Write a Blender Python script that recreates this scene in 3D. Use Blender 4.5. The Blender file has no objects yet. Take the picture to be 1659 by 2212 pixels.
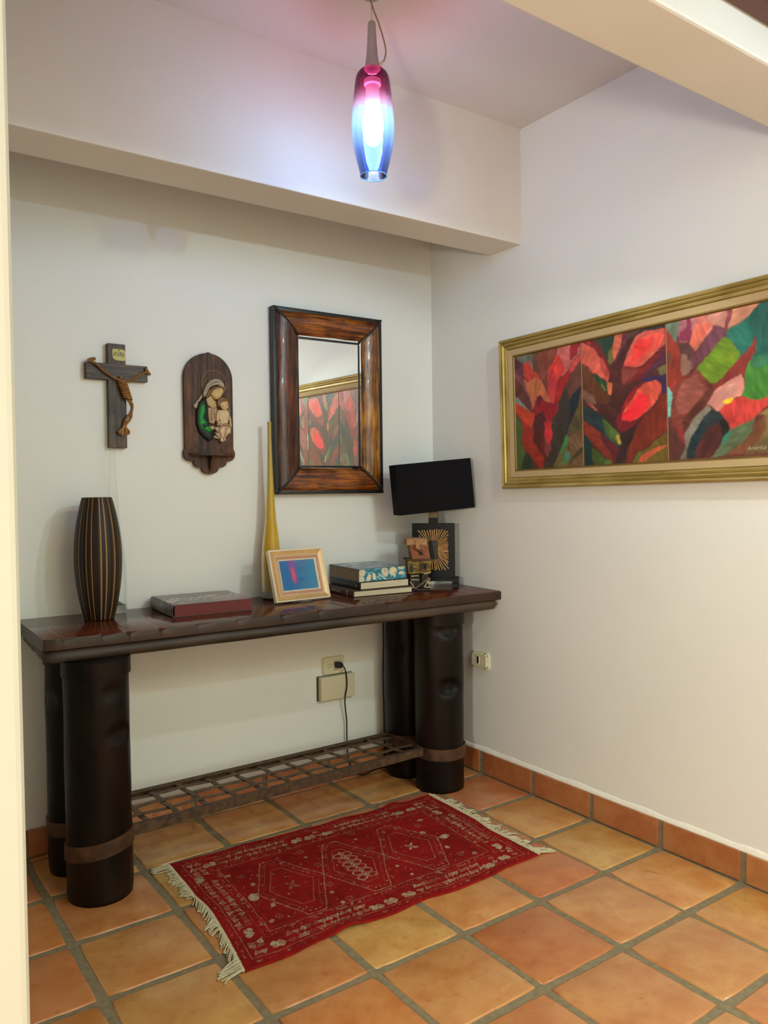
import bpy, bmesh, math, random
import numpy as np
from mathutils import Vector, Matrix, noise
random.seed(7)
rng = np.random.default_rng(7)
scn = bpy.context.scene
COL = scn.collection
PI = math.pi

# ------------------------------------------------------------------ camera
CAM = (-2.5529, -3.1829, 1.3590)
YAW, PITCH, ROLL, FPX = 0.61350, -0.0268, -0.0122, 1710.6
def camera():
    cy, sy, cp, sp = math.cos(YAW), math.sin(YAW), math.cos(PITCH), math.sin(PITCH)
    f = Vector((sy*cp, cy*cp, sp)); r = Vector((cy, -sy, 0)); u = r.cross(f)
    c, s = math.cos(ROLL), math.sin(ROLL)
    r2 = c*r + s*u; u2 = -s*r + c*u
    M = Matrix((r2, u2, -f)).transposed().to_4x4()
    M.translation = Vector(CAM)
    cd = bpy.data.cameras.new('camera'); cd.sensor_fit = 'HORIZONTAL'
    cd.sensor_width = 36; cd.lens = FPX/1659*36; cd.clip_start = .05
    co = bpy.data.objects.new('camera', cd); COL.objects.link(co)
    co.matrix_world = M; scn.camera = co
camera()

# ------------------------------------------------------------------ world, lamps of the adjoining room and added fill lights
w = bpy.data.worlds.new('world'); scn.world = w; w.use_nodes = True
w.node_tree.nodes['Background'].inputs[0].default_value = (.93, .96, 1, 1)
w.node_tree.nodes['Background'].inputs[1].default_value = .13
def lamp(name, kind, loc, energy, color, size, rot=None, size_y=None):
    l = bpy.data.lights.new(name, kind); l.energy = energy; l.color = color
    if kind == 'AREA':
        l.size = size
        if size_y: l.shape = 'RECTANGLE'; l.size_y = size_y
    else: l.shadow_soft_size = size
    o = bpy.data.objects.new(name, l); COL.objects.link(o); o.location = loc
    if rot: o.rotation_euler = rot
    return o
fl = lamp('room_lamp_or_fill', 'SPOT', (-.45, -3.35, 2.43), 50.0, (0.52, 0.8, 1.0), .035)
fl.data.spot_size = math.radians(110); fl.data.spot_blend = .3
fl.rotation_euler = Vector((-.25, .80, -.78)).to_track_quat('-Z', 'Y').to_euler()
dl = lamp('room_lamp_or_fill', 'SPOT', (-.60, -2.16, 2.42), 28.5, (0.877, 1.0, 0.912), .025)
dl.data.spot_size = math.radians(104); dl.data.spot_blend = .25
dl.rotation_euler = Vector((-.15, .70, -.80)).to_track_quat('-Z', 'Y').to_euler()
lamp('room_lamp_or_fill', 'POINT', (-4.0, -3.5, 1.5), 160, (1.0, 0.95, 0.83), .12)  # unseen fill light, added to brighten the right wall
lamp('ambient_fill_light', 'AREA', (-1.0, -4.3, 2.5), 72.5, (0.93, 1.0, 0.70), 1.5, size_y=1.5)  # unseen soft fill, added for ambient light in the room
BULB = 88.0
scn.view_settings.view_transform = 'Standard'
scn.view_settings.look = 'None'
scn.view_settings.gamma = 1
scn.view_settings.use_curve_mapping = False
scn.view_settings.exposure = 0.0

# ------------------------------------------------------------------ helpers
def s(c, k=1.0):
    return tuple(min(1.0, k*((x/255/12.92) if x/255 <= .04045 else ((x/255+.055)/1.055)**2.4)) for x in c)
def new_mat(name):
    m = bpy.data.materials.new(name); m.use_nodes = True
    return m, m.node_tree, m.node_tree.nodes['Principled BSDF']
def mat(name, c, rough=.5, metal=0, var=0.12, scale=20, bump=0, bscale=None, coat=0, spec=.5, stretch=(1,1,1), c2=None, coords='Object', sheen=0):
    """principled with a noise mottling between c and c2 and a fine bump"""
    m, nt, p = new_mat(name)
    p.inputs['Roughness'].default_value = rough; p.inputs['Metallic'].default_value = metal
    p.inputs['Coat Weight'].default_value = coat; p.inputs['Coat Roughness'].default_value = .1
    p.inputs['Specular IOR Level'].default_value = spec; p.inputs['Sheen Weight'].default_value = sheen
    lc = s(c); l2 = s(c2) if c2 else tuple(x*(1-var*2) for x in lc)
    tc = nt.nodes.new('ShaderNodeTexCoord'); mp = nt.nodes.new('ShaderNodeMapping'); mp.inputs['Scale'].default_value = stretch
    nt.links.new(tc.outputs[coords], mp.inputs['Vector'])
    n = nt.nodes.new('ShaderNodeTexNoise'); n.inputs['Scale'].default_value = scale; n.inputs['Detail'].default_value = 5
    nt.links.new(mp.outputs[0], n.inputs['Vector'])
    r = nt.nodes.new('ShaderNodeValToRGB'); r.color_ramp.elements[0].position = .35; r.color_ramp.elements[1].position = .65
    r.color_ramp.elements[0].color = (*l2, 1); r.color_ramp.elements[1].color = (*lc, 1)
    nt.links.new(n.outputs['Fac'], r.inputs[0]); nt.links.new(r.outputs[0], p.inputs['Base Color'])
    if bump:
        n2 = nt.nodes.new('ShaderNodeTexNoise'); n2.inputs['Scale'].default_value = bscale or scale*2; n2.inputs['Detail'].default_value = 4
        nt.links.new(mp.outputs[0], n2.inputs['Vector'])
        b = nt.nodes.new('ShaderNodeBump'); b.inputs['Strength'].default_value = 1; b.inputs['Distance'].default_value = bump
        nt.links.new(n2.outputs['Fac'], b.inputs['Height']); nt.links.new(b.outputs[0], p.inputs['Normal'])
    return m
def vcmat(name, rough=.6, coat=0, bump=0, bscale=300, spec=.4, emis=0):
    m, nt, p = new_mat(name)
    a = nt.nodes.new('ShaderNodeAttribute'); a.attribute_name = 'col'
    nt.links.new(a.outputs['Color'], p.inputs['Base Color'])
    p.inputs['Roughness'].default_value = rough; p.inputs['Coat Weight'].default_value = coat; p.inputs['Coat Roughness'].default_value = .12
    p.inputs['Specular IOR Level'].default_value = spec
    if bump:
        tc = nt.nodes.new('ShaderNodeTexCoord')
        n2 = nt.nodes.new('ShaderNodeTexNoise'); n2.inputs['Scale'].default_value = bscale; n2.inputs['Detail'].default_value = 3
        nt.links.new(tc.outputs['Object'], n2.inputs['Vector'])
        b = nt.nodes.new('ShaderNodeBump'); b.inputs['Distance'].default_value = bump
        nt.links.new(n2.outputs['Fac'], b.inputs['Height']); nt.links.new(b.outputs[0], p.inputs['Normal'])
    return m
def obj(name, bm_or_me, m, parent=None, smooth=False, loc=None, rot=None, label=None):
    if isinstance(bm_or_me, bmesh.types.BMesh):
        bm = bm_or_me; bmesh.ops.recalc_face_normals(bm, faces=bm.faces)
        me = bpy.data.meshes.new(name); bm.to_mesh(me); bm.free()
    else: me = bm_or_me
    if smooth:
        me.polygons.foreach_set('use_smooth', [True]*len(me.polygons))
        if smooth == 'auto':
            try: me.set_sharp_from_angle(angle=math.radians(35))
            except Exception: pass
    if m is not None and not me.materials: me.materials.append(m)
    o = bpy.data.objects.new(name, me); COL.objects.link(o)
    if parent: o.parent = parent
    if loc is not None: o.location = loc
    if rot is not None: o.rotation_euler = rot
    if label: o['label'] = label
    return o
def tag(o, label, cat, group=None):
    o['label'] = label; o['category'] = cat
    if group: o['group'] = group
    return o
def thing(name, label, cat, loc=(0,0,0), rot=(0,0,0), group=None):
    o = bpy.data.objects.new(name, None); COL.objects.link(o); o.location = loc; o.rotation_euler = rot
    o.empty_display_size = .05
    return tag(o, label, cat, group)
def struct(name, bm, m, **k):
    o = obj(name, bm, m, **k); o['kind'] = 'structure'; return o
def B(): return bmesh.new()
def box(bm, x0, x1, y0, y1, z0, z1, bev=0, seg=2, M=None):
    vs = [bm.verts.new((x, y, z)) for x in (x0, x1) for y in (y0, y1) for z in (z0, z1)]
    F = [(0,1,3,2),(4,6,7,5),(0,4,5,1),(2,3,7,6),(0,2,6,4),(1,5,7,3)]
    fs = [bm.faces.new([vs[i] for i in f]) for f in F]
    vv = list(vs)
    if bev:
        ed = list({e for f in fs for e in f.edges})
        r = bmesh.ops.bevel(bm, geom=ed, offset=bev, segments=seg, profile=.6, affect='EDGES')
        vv = list({v for f in r['faces'] for v in f.verts} | {v for v in vs if v.is_valid})
    if M is not None:
        bmesh.ops.transform(bm, matrix=M, verts=vv)
    return vv
def lathe(bm, prof, n=48, c=(0,0), M=None, cap0=False, cap1=False):
    rings = []
    for r, z in prof:
        rings.append([bm.verts.new((c[0]+r*math.cos(2*PI*i/n), c[1]+r*math.sin(2*PI*i/n), z)) for i in range(n)])
    for a, b in zip(rings, rings[1:]):
        for i in range(n): bm.faces.new((a[i], a[(i+1) % n], b[(i+1) % n], b[i]))
    if cap0: bm.faces.new(rings[0][::-1])
    if cap1: bm.faces.new(rings[-1])
    if M is not None: bmesh.ops.transform(bm, matrix=M, verts=[v for r in rings for v in r])
    return rings
def tube(bm, pts, r, n=8, flat=None):
    """round tube along points; r a number or a list"""
    pts = [Vector(p) for p in pts]; N = len(pts); rings = []
    t0 = (pts[1]-pts[0]).normalized()
    up = Vector((0,0,1)) if abs(t0.z) < .9 else Vector((1,0,0))
    a = t0.cross(up).normalized()
    for i, p in enumerate(pts):
        t = (pts[min(i+1, N-1)]-pts[max(i-1, 0)]).normalized()
        a = (a - t*a.dot(t)).normalized(); b = t.cross(a)
        rr = r[i] if hasattr(r, '__len__') else r
        rings.append([bm.verts.new(p + a*rr*math.cos(2*PI*k/n) + b*rr*math.sin(2*PI*k/n)) for k in range(n)])
    for u, v in zip(rings, rings[1:]):
        for k in range(n): bm.faces.new((u[k], u[(k+1) % n], v[(k+1) % n], v[k]))
    bm.faces.new(rings[0][::-1]); bm.faces.new(rings[-1])
def spline(pts, n=8):
    P = [Vector(p) for p in pts]; P = [P[0]*2-P[1]] + P + [P[-1]*2-P[-2]]; out = []
    for i in range(1, len(P)-2):
        for k in range(n):
            t = k/n; a, b, c, d = P[i-1:i+3]
            out.append(.5*((2*b)+(c-a)*t+(2*a-5*b+4*c-d)*t*t+(-a+3*b-3*c+d)*t**3))
    out.append(P[-2]); return out
def rope(bm, pts, r=.004, turns_per_m=70, strands=3, n=6, seg=10):
    """laid rope: strands twisting round a path"""
    c = spline(pts, seg); L = [0]
    for a, b in zip(c, c[1:]): L.append(L[-1]+(b-a).length)
    N = max(8, int(L[-1]*turns_per_m*8)); res = []
    j = 0
    for i in range(N+1):
        d = L[-1]*i/N
        while j < len(L)-2 and L[j+1] < d: j += 1
        t = (d-L[j])/max(1e-9, L[j+1]-L[j]); res.append((c[j].lerp(c[j+1], t), d))
    for k in range(strands):
        pp = []
        for i, (p, d) in enumerate(res):
            tt = (res[min(i+1, N)][0]-res[max(i-1, 0)][0]).normalized()
            up = Vector((0,1,0)); a = tt.cross(up).normalized(); b = tt.cross(a)
            ang = 2*PI*(d*turns_per_m + k/strands)
            pp.append(p + (a*math.cos(ang)+b*math.sin(ang))*r*.5)
        tube(bm, pp, r*.55, n)
def prism(bm, outline, y0, y1, bev=0):
    """outline in (x,z), extruded in y"""
    a = [bm.verts.new((x, y0, z)) for x, z in outline]; b = [bm.verts.new((x, y1, z)) for x, z in outline]
    n = len(a); f0 = bm.faces.new(a); f1 = bm.faces.new(b[::-1])
    for i in range(n): bm.faces.new((a[i], b[i], b[(i+1) % n], a[(i+1) % n]))
    if bev:
        bmesh.ops.bevel(bm, geom=list(f0.edges), offset=bev, segments=2, profile=.6, affect='EDGES')
def grid(name, X, Y, Z, C, m, parent=None, **k):
    """grid mesh from 2-D arrays with point colours (linear)"""
    h, w_ = X.shape
    me = bpy.data.meshes.new(name)
    co = np.stack([X, Y, Z], -1).reshape(-1, 3).astype(np.float32)
    idx = np.arange(h*w_).reshape(h, w_)
    q = np.stack([idx[:-1,:-1], idx[:-1,1:], idx[1:,1:], idx[1:,:-1]], -1).reshape(-1, 4)
    me.vertices.add(len(co)); me.vertices.foreach_set('co', co.ravel())
    me.loops.add(q.size); me.loops.foreach_set('vertex_index', q.ravel().astype(np.int32))
    me.polygons.add(len(q)); me.polygons.foreach_set('loop_start', (np.arange(len(q))*4).astype(np.int32))
    me.update(calc_edges=True); me.validate()
    at = me.color_attributes.new('col', 'FLOAT_COLOR', 'POINT')
    at.data.foreach_set('color', np.concatenate([C.reshape(-1, 3), np.ones((h*w_, 1))], 1).astype(np.float32).ravel())
    return obj(name, me, m, parent, smooth=True, **k)
def lin(a):
    a = np.asarray(a, float)/255
    return np.where(a <= .04045, a/12.92, ((a+.055)/1.055)**2.4)
def inpoly(U, V, poly):
    ins = np.zeros(U.shape, bool); n = len(poly)
    for i in range(n):
        x1, y1 = poly[i]; x2, y2 = poly[(i+1) % n]
        if y1 == y2: continue
        cond = ((y1 > V) != (y2 > V)) & (U < (x2-x1)*(V-y1)/(y2-y1)+x1)
        ins ^= cond
    return ins
def pdist(U, V, poly):
    d = np.full(U.shape, 1e9); n = len(poly)
    for i in range(n):
        x1, y1 = poly[i]; x2, y2 = poly[(i+1) % n]
        dx, dy = x2-x1, y2-y1; L = dx*dx+dy*dy+1e-9
        t = np.clip(((U-x1)*dx+(V-y1)*dy)/L, 0, 1)
        d = np.minimum(d, np.hypot(U-x1-t*dx, V-y1-t*dy))
    return d
def vnoise(U, V, sc, seed):
    """smooth value noise in [-1,1]"""
    r = np.random.default_rng(seed); G = r.uniform(-1, 1, (64, 64))
    u = (U/sc) % 63; v = (V/sc) % 63
    i = np.floor(u).astype(int); j = np.floor(v).astype(int); a = u-i; b = v-j
    a = a*a*(3-2*a); b = b*b*(3-2*b)
    g = lambda ii, jj: G[ii % 64, jj % 64]
    return (g(i,j)*(1-a)*(1-b)+g(i+1,j)*a*(1-b)+g(i,j+1)*(1-a)*b+g(i+1,j+1)*a*b)

# ------------------------------------------------------------------ materials
M_wall = mat('plaster_white', (230,229,224), .55, var=.015, scale=2.2, bump=.0012, bscale=9, spec=.35, coords='Object')
M_ceil = mat('plaster_ceiling', (222,216,210), .8, var=.02, scale=2, bump=.0006, bscale=14, spec=.2)
M_soffit = mat('plaster_beam', (226,220,210), .75, var=.02, scale=3, bump=.0008, bscale=12, spec=.2)
M_grout = mat('cement_grout', (138,124,98), .85, var=.12, scale=60, bump=.0008, bscale=200, spec=.2)
M_dark = mat('dark_stained_wood', (30,17,11), .40, var=.3, scale=9, bump=.0022, bscale=14, stretch=(1,1,.3), c2=(11,7,5), spec=.16)
M_slabwood = mat('polished_red_brown_wood', (98,40,18), .17, var=.2, scale=5, bump=.0001, bscale=9, stretch=(.35,3,1), c2=(66,28,14), spec=.42)
M_rail = mat('weathered_branch_wood', (74,58,42), .6, var=.3, scale=14, bump=.0015, bscale=30, stretch=(.15,1,1), c2=(34,26,20))
M_iron = mat('rusty_forged_iron', (98,72,50), .62, metal=.25, var=.25, scale=40, bump=.0008, bscale=90, c2=(60,46,34))
M_band = mat('brown_iron_band', (92,60,38), .55, metal=.3, var=.3, scale=18, bump=.0006, bscale=70, c2=(58,38,26))
M_black = mat('black_plastic', (14,14,15), .45, var=.05)
M_cream = mat('cream_plastic', (216,208,176), .38, var=.02, scale=5)
M_page = None

def tile_material():
    m, nt, p = new_mat('terracotta_tile')
    L = nt.links.new
    oi = nt.nodes.new('ShaderNodeObjectInfo'); tc = nt.nodes.new('ShaderNodeTexCoord'); geo = nt.nodes.new('ShaderNodeNewGeometry')
    def nz(scale, det, src, d=0):
        n = nt.nodes.new('ShaderNodeTexNoise'); n.inputs['Scale'].default_value = scale; n.inputs['Detail'].default_value = det; n.inputs['Distortion'].default_value = d
        L(src, n.inputs['Vector']); return n.outputs['Fac']
    pos = geo.outputs['Position']
    def ramp(f, a, b, ca=(0,0,0), cb=(1,1,1)):
        r = nt.nodes.new('ShaderNodeValToRGB'); r.color_ramp.elements[0].position = a; r.color_ramp.elements[1].position = b
        r.color_ramp.elements[0].color = (*ca, 1); r.color_ramp.elements[1].color = (*cb, 1); L(f, r.inputs[0]); return r.outputs[0]
    def mix(f, a, b, mode='MIX'):
        x = nt.nodes.new('ShaderNodeMix'); x.data_type = 'RGBA'; x.blend_type = mode
        if isinstance(f, float): x.inputs[0].default_value = f
        else: L(f, x.inputs[0])
        for i, v in ((6, a), (7, b)):
            if isinstance(v, tuple): x.inputs[i].default_value = (*v, 1)
            else: L(v, x.inputs[i])
        return x.outputs[2]
    c = mix(ramp(nz(9, 3, pos, .4), .35, .7), oi.outputs['Color'], (.86,.68,.55), 'MULTIPLY')
    c = mix(ramp(nz(3.2, 2, pos, .3), .52, .74), c, (1.08,1.16,1.12), 'MULTIPLY')
    c = mix(ramp(nz(24, 6, pos, .8), .42, .62), c, (.93,.88,.83), 'MULTIPLY')
    c = mix(ramp(nz(38, 4, pos), .60, .78), c, (.80,.68,.58), 'MULTIPLY')
    c = mix(ramp(nz(16, 6, pos, 1.2), .735, .765), c, (.42,.30,.18), 'MULTIPLY')
    L(c, p.inputs['Base Color'])
    r = nt.nodes.new('ShaderNodeMapRange'); r.inputs[3].default_value = .24; r.inputs[4].default_value = .44
    L(nz(7, 4, pos), r.inputs[0]); L(r.outputs[0], p.inputs['Roughness'])
    p.inputs['Specular IOR Level'].default_value = .5; p.inputs['Coat Weight'].default_value = .45; p.inputs['Coat Roughness'].default_value = .10
    b = nt.nodes.new('ShaderNodeBump'); b.inputs['Distance'].default_value = .0009; b.inputs['Strength'].default_value = 1
    L(nz(14, 5, pos), b.inputs['Height']); L(b.outputs[0], p.inputs['Normal'])
    return m
M_tile = tile_material()
def grain(name, dark, mid, light, rough=.35, axis='x', sc=1.0, coat=.2, cracks=True):
    """streaky wood with the grain along one object axis"""
    m, nt, p = new_mat(name); L = nt.links.new
    tc = nt.nodes.new('ShaderNodeTexCoord'); mp = nt.nodes.new('ShaderNodeMapping')
    st = {'x': (.06,1,1), 'y': (1,.06,1), 'z': (1,1,.06)}[axis]
    mp.inputs['Scale'].default_value = tuple(v*sc for v in st); L(tc.outputs['Object'], mp.inputs['Vector'])
    n = nt.nodes.new('ShaderNodeTexNoise'); n.inputs['Scale'].default_value = 95; n.inputs['Detail'].default_value = 8; n.inputs['Distortion'].default_value = .6
    L(mp.outputs[0], n.inputs['Vector'])
    r = nt.nodes.new('ShaderNodeValToRGB'); e = r.color_ramp.elements
    e[0].position = .33; e[0].color = (*s(dark), 1); e[1].position = .66; e[1].color = (*s(light), 1)
    k = e.new(.48); k.color = (*s(mid), 1); L(n.outputs['Fac'], r.inputs[0])
    n3 = nt.nodes.new('ShaderNodeTexNoise'); n3.inputs['Scale'].default_value = 9; n3.inputs['Detail'].default_value = 3; L(tc.outputs['Object'], n3.inputs['Vector'])
    r3 = nt.nodes.new('ShaderNodeValToRGB'); r3.color_ramp.elements[0].position = .38; r3.color_ramp.elements[0].color = (.45,.36,.32,1)
    r3.color_ramp.elements[1].position = .6; L(n3.outputs['Fac'], r3.inputs[0])
    x = nt.nodes.new('ShaderNodeMix'); x.data_type = 'RGBA'; x.blend_type = 'MULTIPLY'; x.inputs[0].default_value = 1
    L(r.outputs[0], x.inputs[6]); L(r3.outputs[0], x.inputs[7])
    mp4 = nt.nodes.new('ShaderNodeMapping'); mp4.inputs['Scale'].default_value = tuple(.22 if v < .5 else v for v in st); L(tc.outputs['Object'], mp4.inputs['Vector'])
    n4 = nt.nodes.new('ShaderNodeTexNoise'); n4.inputs['Scale'].default_value = 46; n4.inputs['Detail'].default_value = 9; n4.inputs['Distortion'].default_value = 1.6; n4.inputs['Roughness'].default_value = .65; L(mp4.outputs[0], n4.inputs['Vector'])
    r4 = nt.nodes.new('ShaderNodeValToRGB'); r4.color_ramp.elements[0].position = .36; r4.color_ramp.elements[0].color = (.12,.09,.08,1); r4.color_ramp.elements[1].position = .43; L(n4.outputs['Fac'], r4.inputs[0])
    x4 = nt.nodes.new('ShaderNodeMix'); x4.data_type = 'RGBA'; x4.blend_type = 'MULTIPLY'; x4.inputs[0].default_value = .85 if cracks else 0
    L(x.outputs[2], x4.inputs[6]); L(r4.outputs[0], x4.inputs[7]); L(x4.outputs[2], p.inputs['Base Color'])
    p.inputs['Roughness'].default_value = rough; p.inputs['Coat Weight'].default_value = coat
    b = nt.nodes.new('ShaderNodeBump'); b.inputs['Distance'].default_value = .0015; L(n.outputs['Fac'], b.inputs['Height']); L(b.outputs[0], p.inputs['Normal'])
    return m

# ------------------------------------------------------------------ room shell
ZB, ZC = 2.445, 2.950
bm = B(); box(bm, -4.7, .12, -5.4, .12, -.06, -.0045); floor = struct('floor', bm, M_grout)
bm = B(); box(bm, -4.7, .12, 0, .12, -.06, 3.1); struct('wall_back', bm, M_wall)
bm = B(); box(bm, 0, .12, -5.4, 0, -.06, 3.1); struct('wall_right', bm, M_wall)
bm = B(); box(bm, -2.62, -2.348, -2.07, 0, -.06, 3.1, bev=.012, seg=3); struct('wall_left', bm, mat('cream_painted_column', (192,190,178), .6, var=.015, scale=2.2, bump=.0010, bscale=9, spec=.3))
bm = B(); box(bm, -4.7, -2.61, -2.06, -1.9, -.06, 3.1); struct('wall_left_side', bm, M_wall)
bm = B(); box(bm, -4.82, -4.7, -5.4, -1.9, -.06, 3.1); struct('wall_far_left', bm, M_wall)
bm = B(); box(bm, -4.82, .12, -5.52, -5.4, -.06, 3.1); struct('wall_front', bm, M_wall)
bm = B(); box(bm, -2.36, 0, -1.88, 0, ZC, ZC+.1); struct('ceiling', bm, M_ceil)
bm = B(); box(bm, -2.355, .02, -.641, -.439, ZB, ZC+.02, bev=.006); struct('trim_1', bm, M_soffit)
bm = B(); box(bm, -2.36, .02, -2.07, -1.872, ZB, 3.1, bev=.008); struct('trim_2', bm, M_soffit)
# boarded timber ceiling of the adjoining room
M_plank = mat('brown_ceiling_board', (96,52,34), .5, var=.2, scale=8, stretch=(.2,2,1), c2=(74,40,28))
bm = B(); box(bm, -4.75, .05, -5.45, -2.07, 2.556, 2.62); wc = struct('ceiling_boarded', bm, M_plank)
y = -2.075; k = 0
while y > -5.35:
    bm = B(); box(bm, -4.7, 0, -.058, .058, -.012, .012, bev=.003, seg=1)
    obj('board', bm, M_plank, wc, loc=(0, y-.06, 2.545 + (.006 if k % 2 else 0))); y -= .125; k += 1

# floor tiles: one object each, sharing three meshes
def tile_mesh(w_, h_, t, jit, seed, name='tile'):
    r = random.Random(seed); bm = bmesh.new(); n = 5
    pts = []
    for k in range(4):
        a = [(-1,-1),(1,-1),(1,1),(-1,1)][k]; b = [(-1,-1),(1,-1),(1,1),(-1,1)][(k+1) % 4]
        for i in range(n):
            t_ = i/n; x = a[0]+(b[0]-a[0])*t_; y = a[1]+(b[1]-a[1])*t_
            if i == 0: x *= .985; y *= .985
            pts.append((x*w_/2+r.uniform(-jit, jit), y*h_/2+r.uniform(-jit, jit)))
    def ring(k, z): return [bm.verts.new((x*k, y*k, z)) for x, y in pts]
    R = [ring(1, -t), ring(1, -.0045), ring(.988, -.0012), ring(.955, 0)]
    for a, b in zip(R, R[1:]):
        for i in range(len(a)): bm.faces.new((a[i], a[(i+1) % len(a)], b[(i+1) % len(a)], b[i]))
    c = bm.verts.new((0, 0, 0)); top = R[-1]
    for i in range(len(top)): bm.faces.new((top[i], top[(i+1) % len(top)], c))
    bmesh.ops.recalc_face_normals(bm, faces=bm.faces)
    me = bpy.data.meshes.new(name); bm.to_mesh(me); bm.free()
    me.polygons.foreach_set('use_smooth', [True]*len(me.polygons)); me.materials.append(M_tile); return me
TP = .33
full = [tile_mesh(.306, .306, .012, .0016, i) for i in range(4)]
slim = tile_mesh(.306, .024, .012, .0006, 9)
first = tile_mesh(.304, .306, .012, .0014, 11)
ORA, YEL, PNK, TAN, RED = (196,134,80), (200,152,90), (192,126,84), (198,142,86), (184,114,66)
known = {(0,1):PNK,(0,2):YEL,(0,3):YEL,(0,4):YEL,(0,5):TAN,(1,1):PNK,(1,2):PNK,(1,3):RED,(1,4):TAN,(1,5):ORA,(1,6):ORA,
 (2,3):TAN,(2,4):RED,(2,5):ORA,(2,6):TAN,(3,3):YEL,(3,4):TAN,(3,5):ORA,(4,3):ORA,(4,4):ORA,(5,1):ORA,(5,2):TAN,(5,3):YEL,(6,2):ORA,(6,3):ORA}
for i in range(14):
    for j in range(0, 17):
        xc = -.0135-.3284/2+.0055 if i == 0 else -(.3284+TP*(i-.5))
        yc = -.3685-TP*(j-1.5) if j > 0 else -.0245
        if j == 0: me = slim
        elif i == 0: me = first
        else: me = full[(i*3+j*5) % 4]
        if xc < -2.36 and yc > -1.9: continue
        if -2.64 < xc < -2.33 and yc > -2.06 and xc < -2.4: continue
        if xc < -4.6 or yc < -5.3: continue
        o = obj('tile', me, None, floor)
        o.location = (xc+random.uniform(-.0018,.0018), yc+random.uniform(-.0018,.0018) if j else yc, random.uniform(-.0008, 0))
        o.rotation_euler = (random.uniform(-.002,.002), random.uniform(-.002,.002), random.uniform(-.006,.006) if j else 0)
        c = known.get((i, j-1)) or random.choice([ORA, TAN, PNK, YEL, ORA, TAN])
        c = tuple(v*random.uniform(.97, 1.03) for v in c); o.color = (*s(c), 1)
# baseboards: grout strip with one tile per length
HB = .1036
bm = B(); box(bm, -.006, 0, -5.4, 0, -.004, HB-.002); bbr = struct('baseboard_right', bm, M_grout)
bm = B(); box(bm, -2.348, 0, -.006, 0, -.004, HB-.002); bbb = struct('baseboard_back', bm, M_grout)
def bb_mesh(wd, seed):
    r = random.Random(seed); bm = bmesh.new(); box(bm, -wd/2, wd/2, -.012, 0, 0, HB, bev=.0035, seg=2)
    for v in bm.verts: v.co.x += r.uniform(-.0008,.0008); v.co.z += r.uniform(-.0008,.0008)
    me = bpy.data.meshes.new('tile'); bmesh.ops.recalc_face_normals(bm, faces=bm.faces); bm.to_mesh(me); bm.free(); me.materials.append(M_tile); return me
bbm = [bb_mesh(.306, 21), bb_mesh(.308, 22)]
yy = -.3685
ys = [-.19] + [yy-TP*(k+.5) for k in range(15)]
for k, y in enumerate(ys):
    o = obj('tile', bbm[k % 2], None, bbr, loc=(-.0015, y, 0.0), rot=(0, 0, -PI/2))
    o.color = (*s([(168,108,70), (170,108,68), (174,114,72), (172,112,72), (172,114,70), (182,130,82), (186,118,76)][k % 7]), 1)
for k in range(7):
    xc = -.0135-.3284/2+.0055 if k == 0 else -(.3284+TP*(k-.5))
    if xc < -2.2: continue
    o = obj('tile', bbm[k % 2], None, bbb, loc=(xc, -.0015, 0)); o.color = (*s([(190,124,84), (198,134,88), (188,124,82)][k % 3]), 1)
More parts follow.
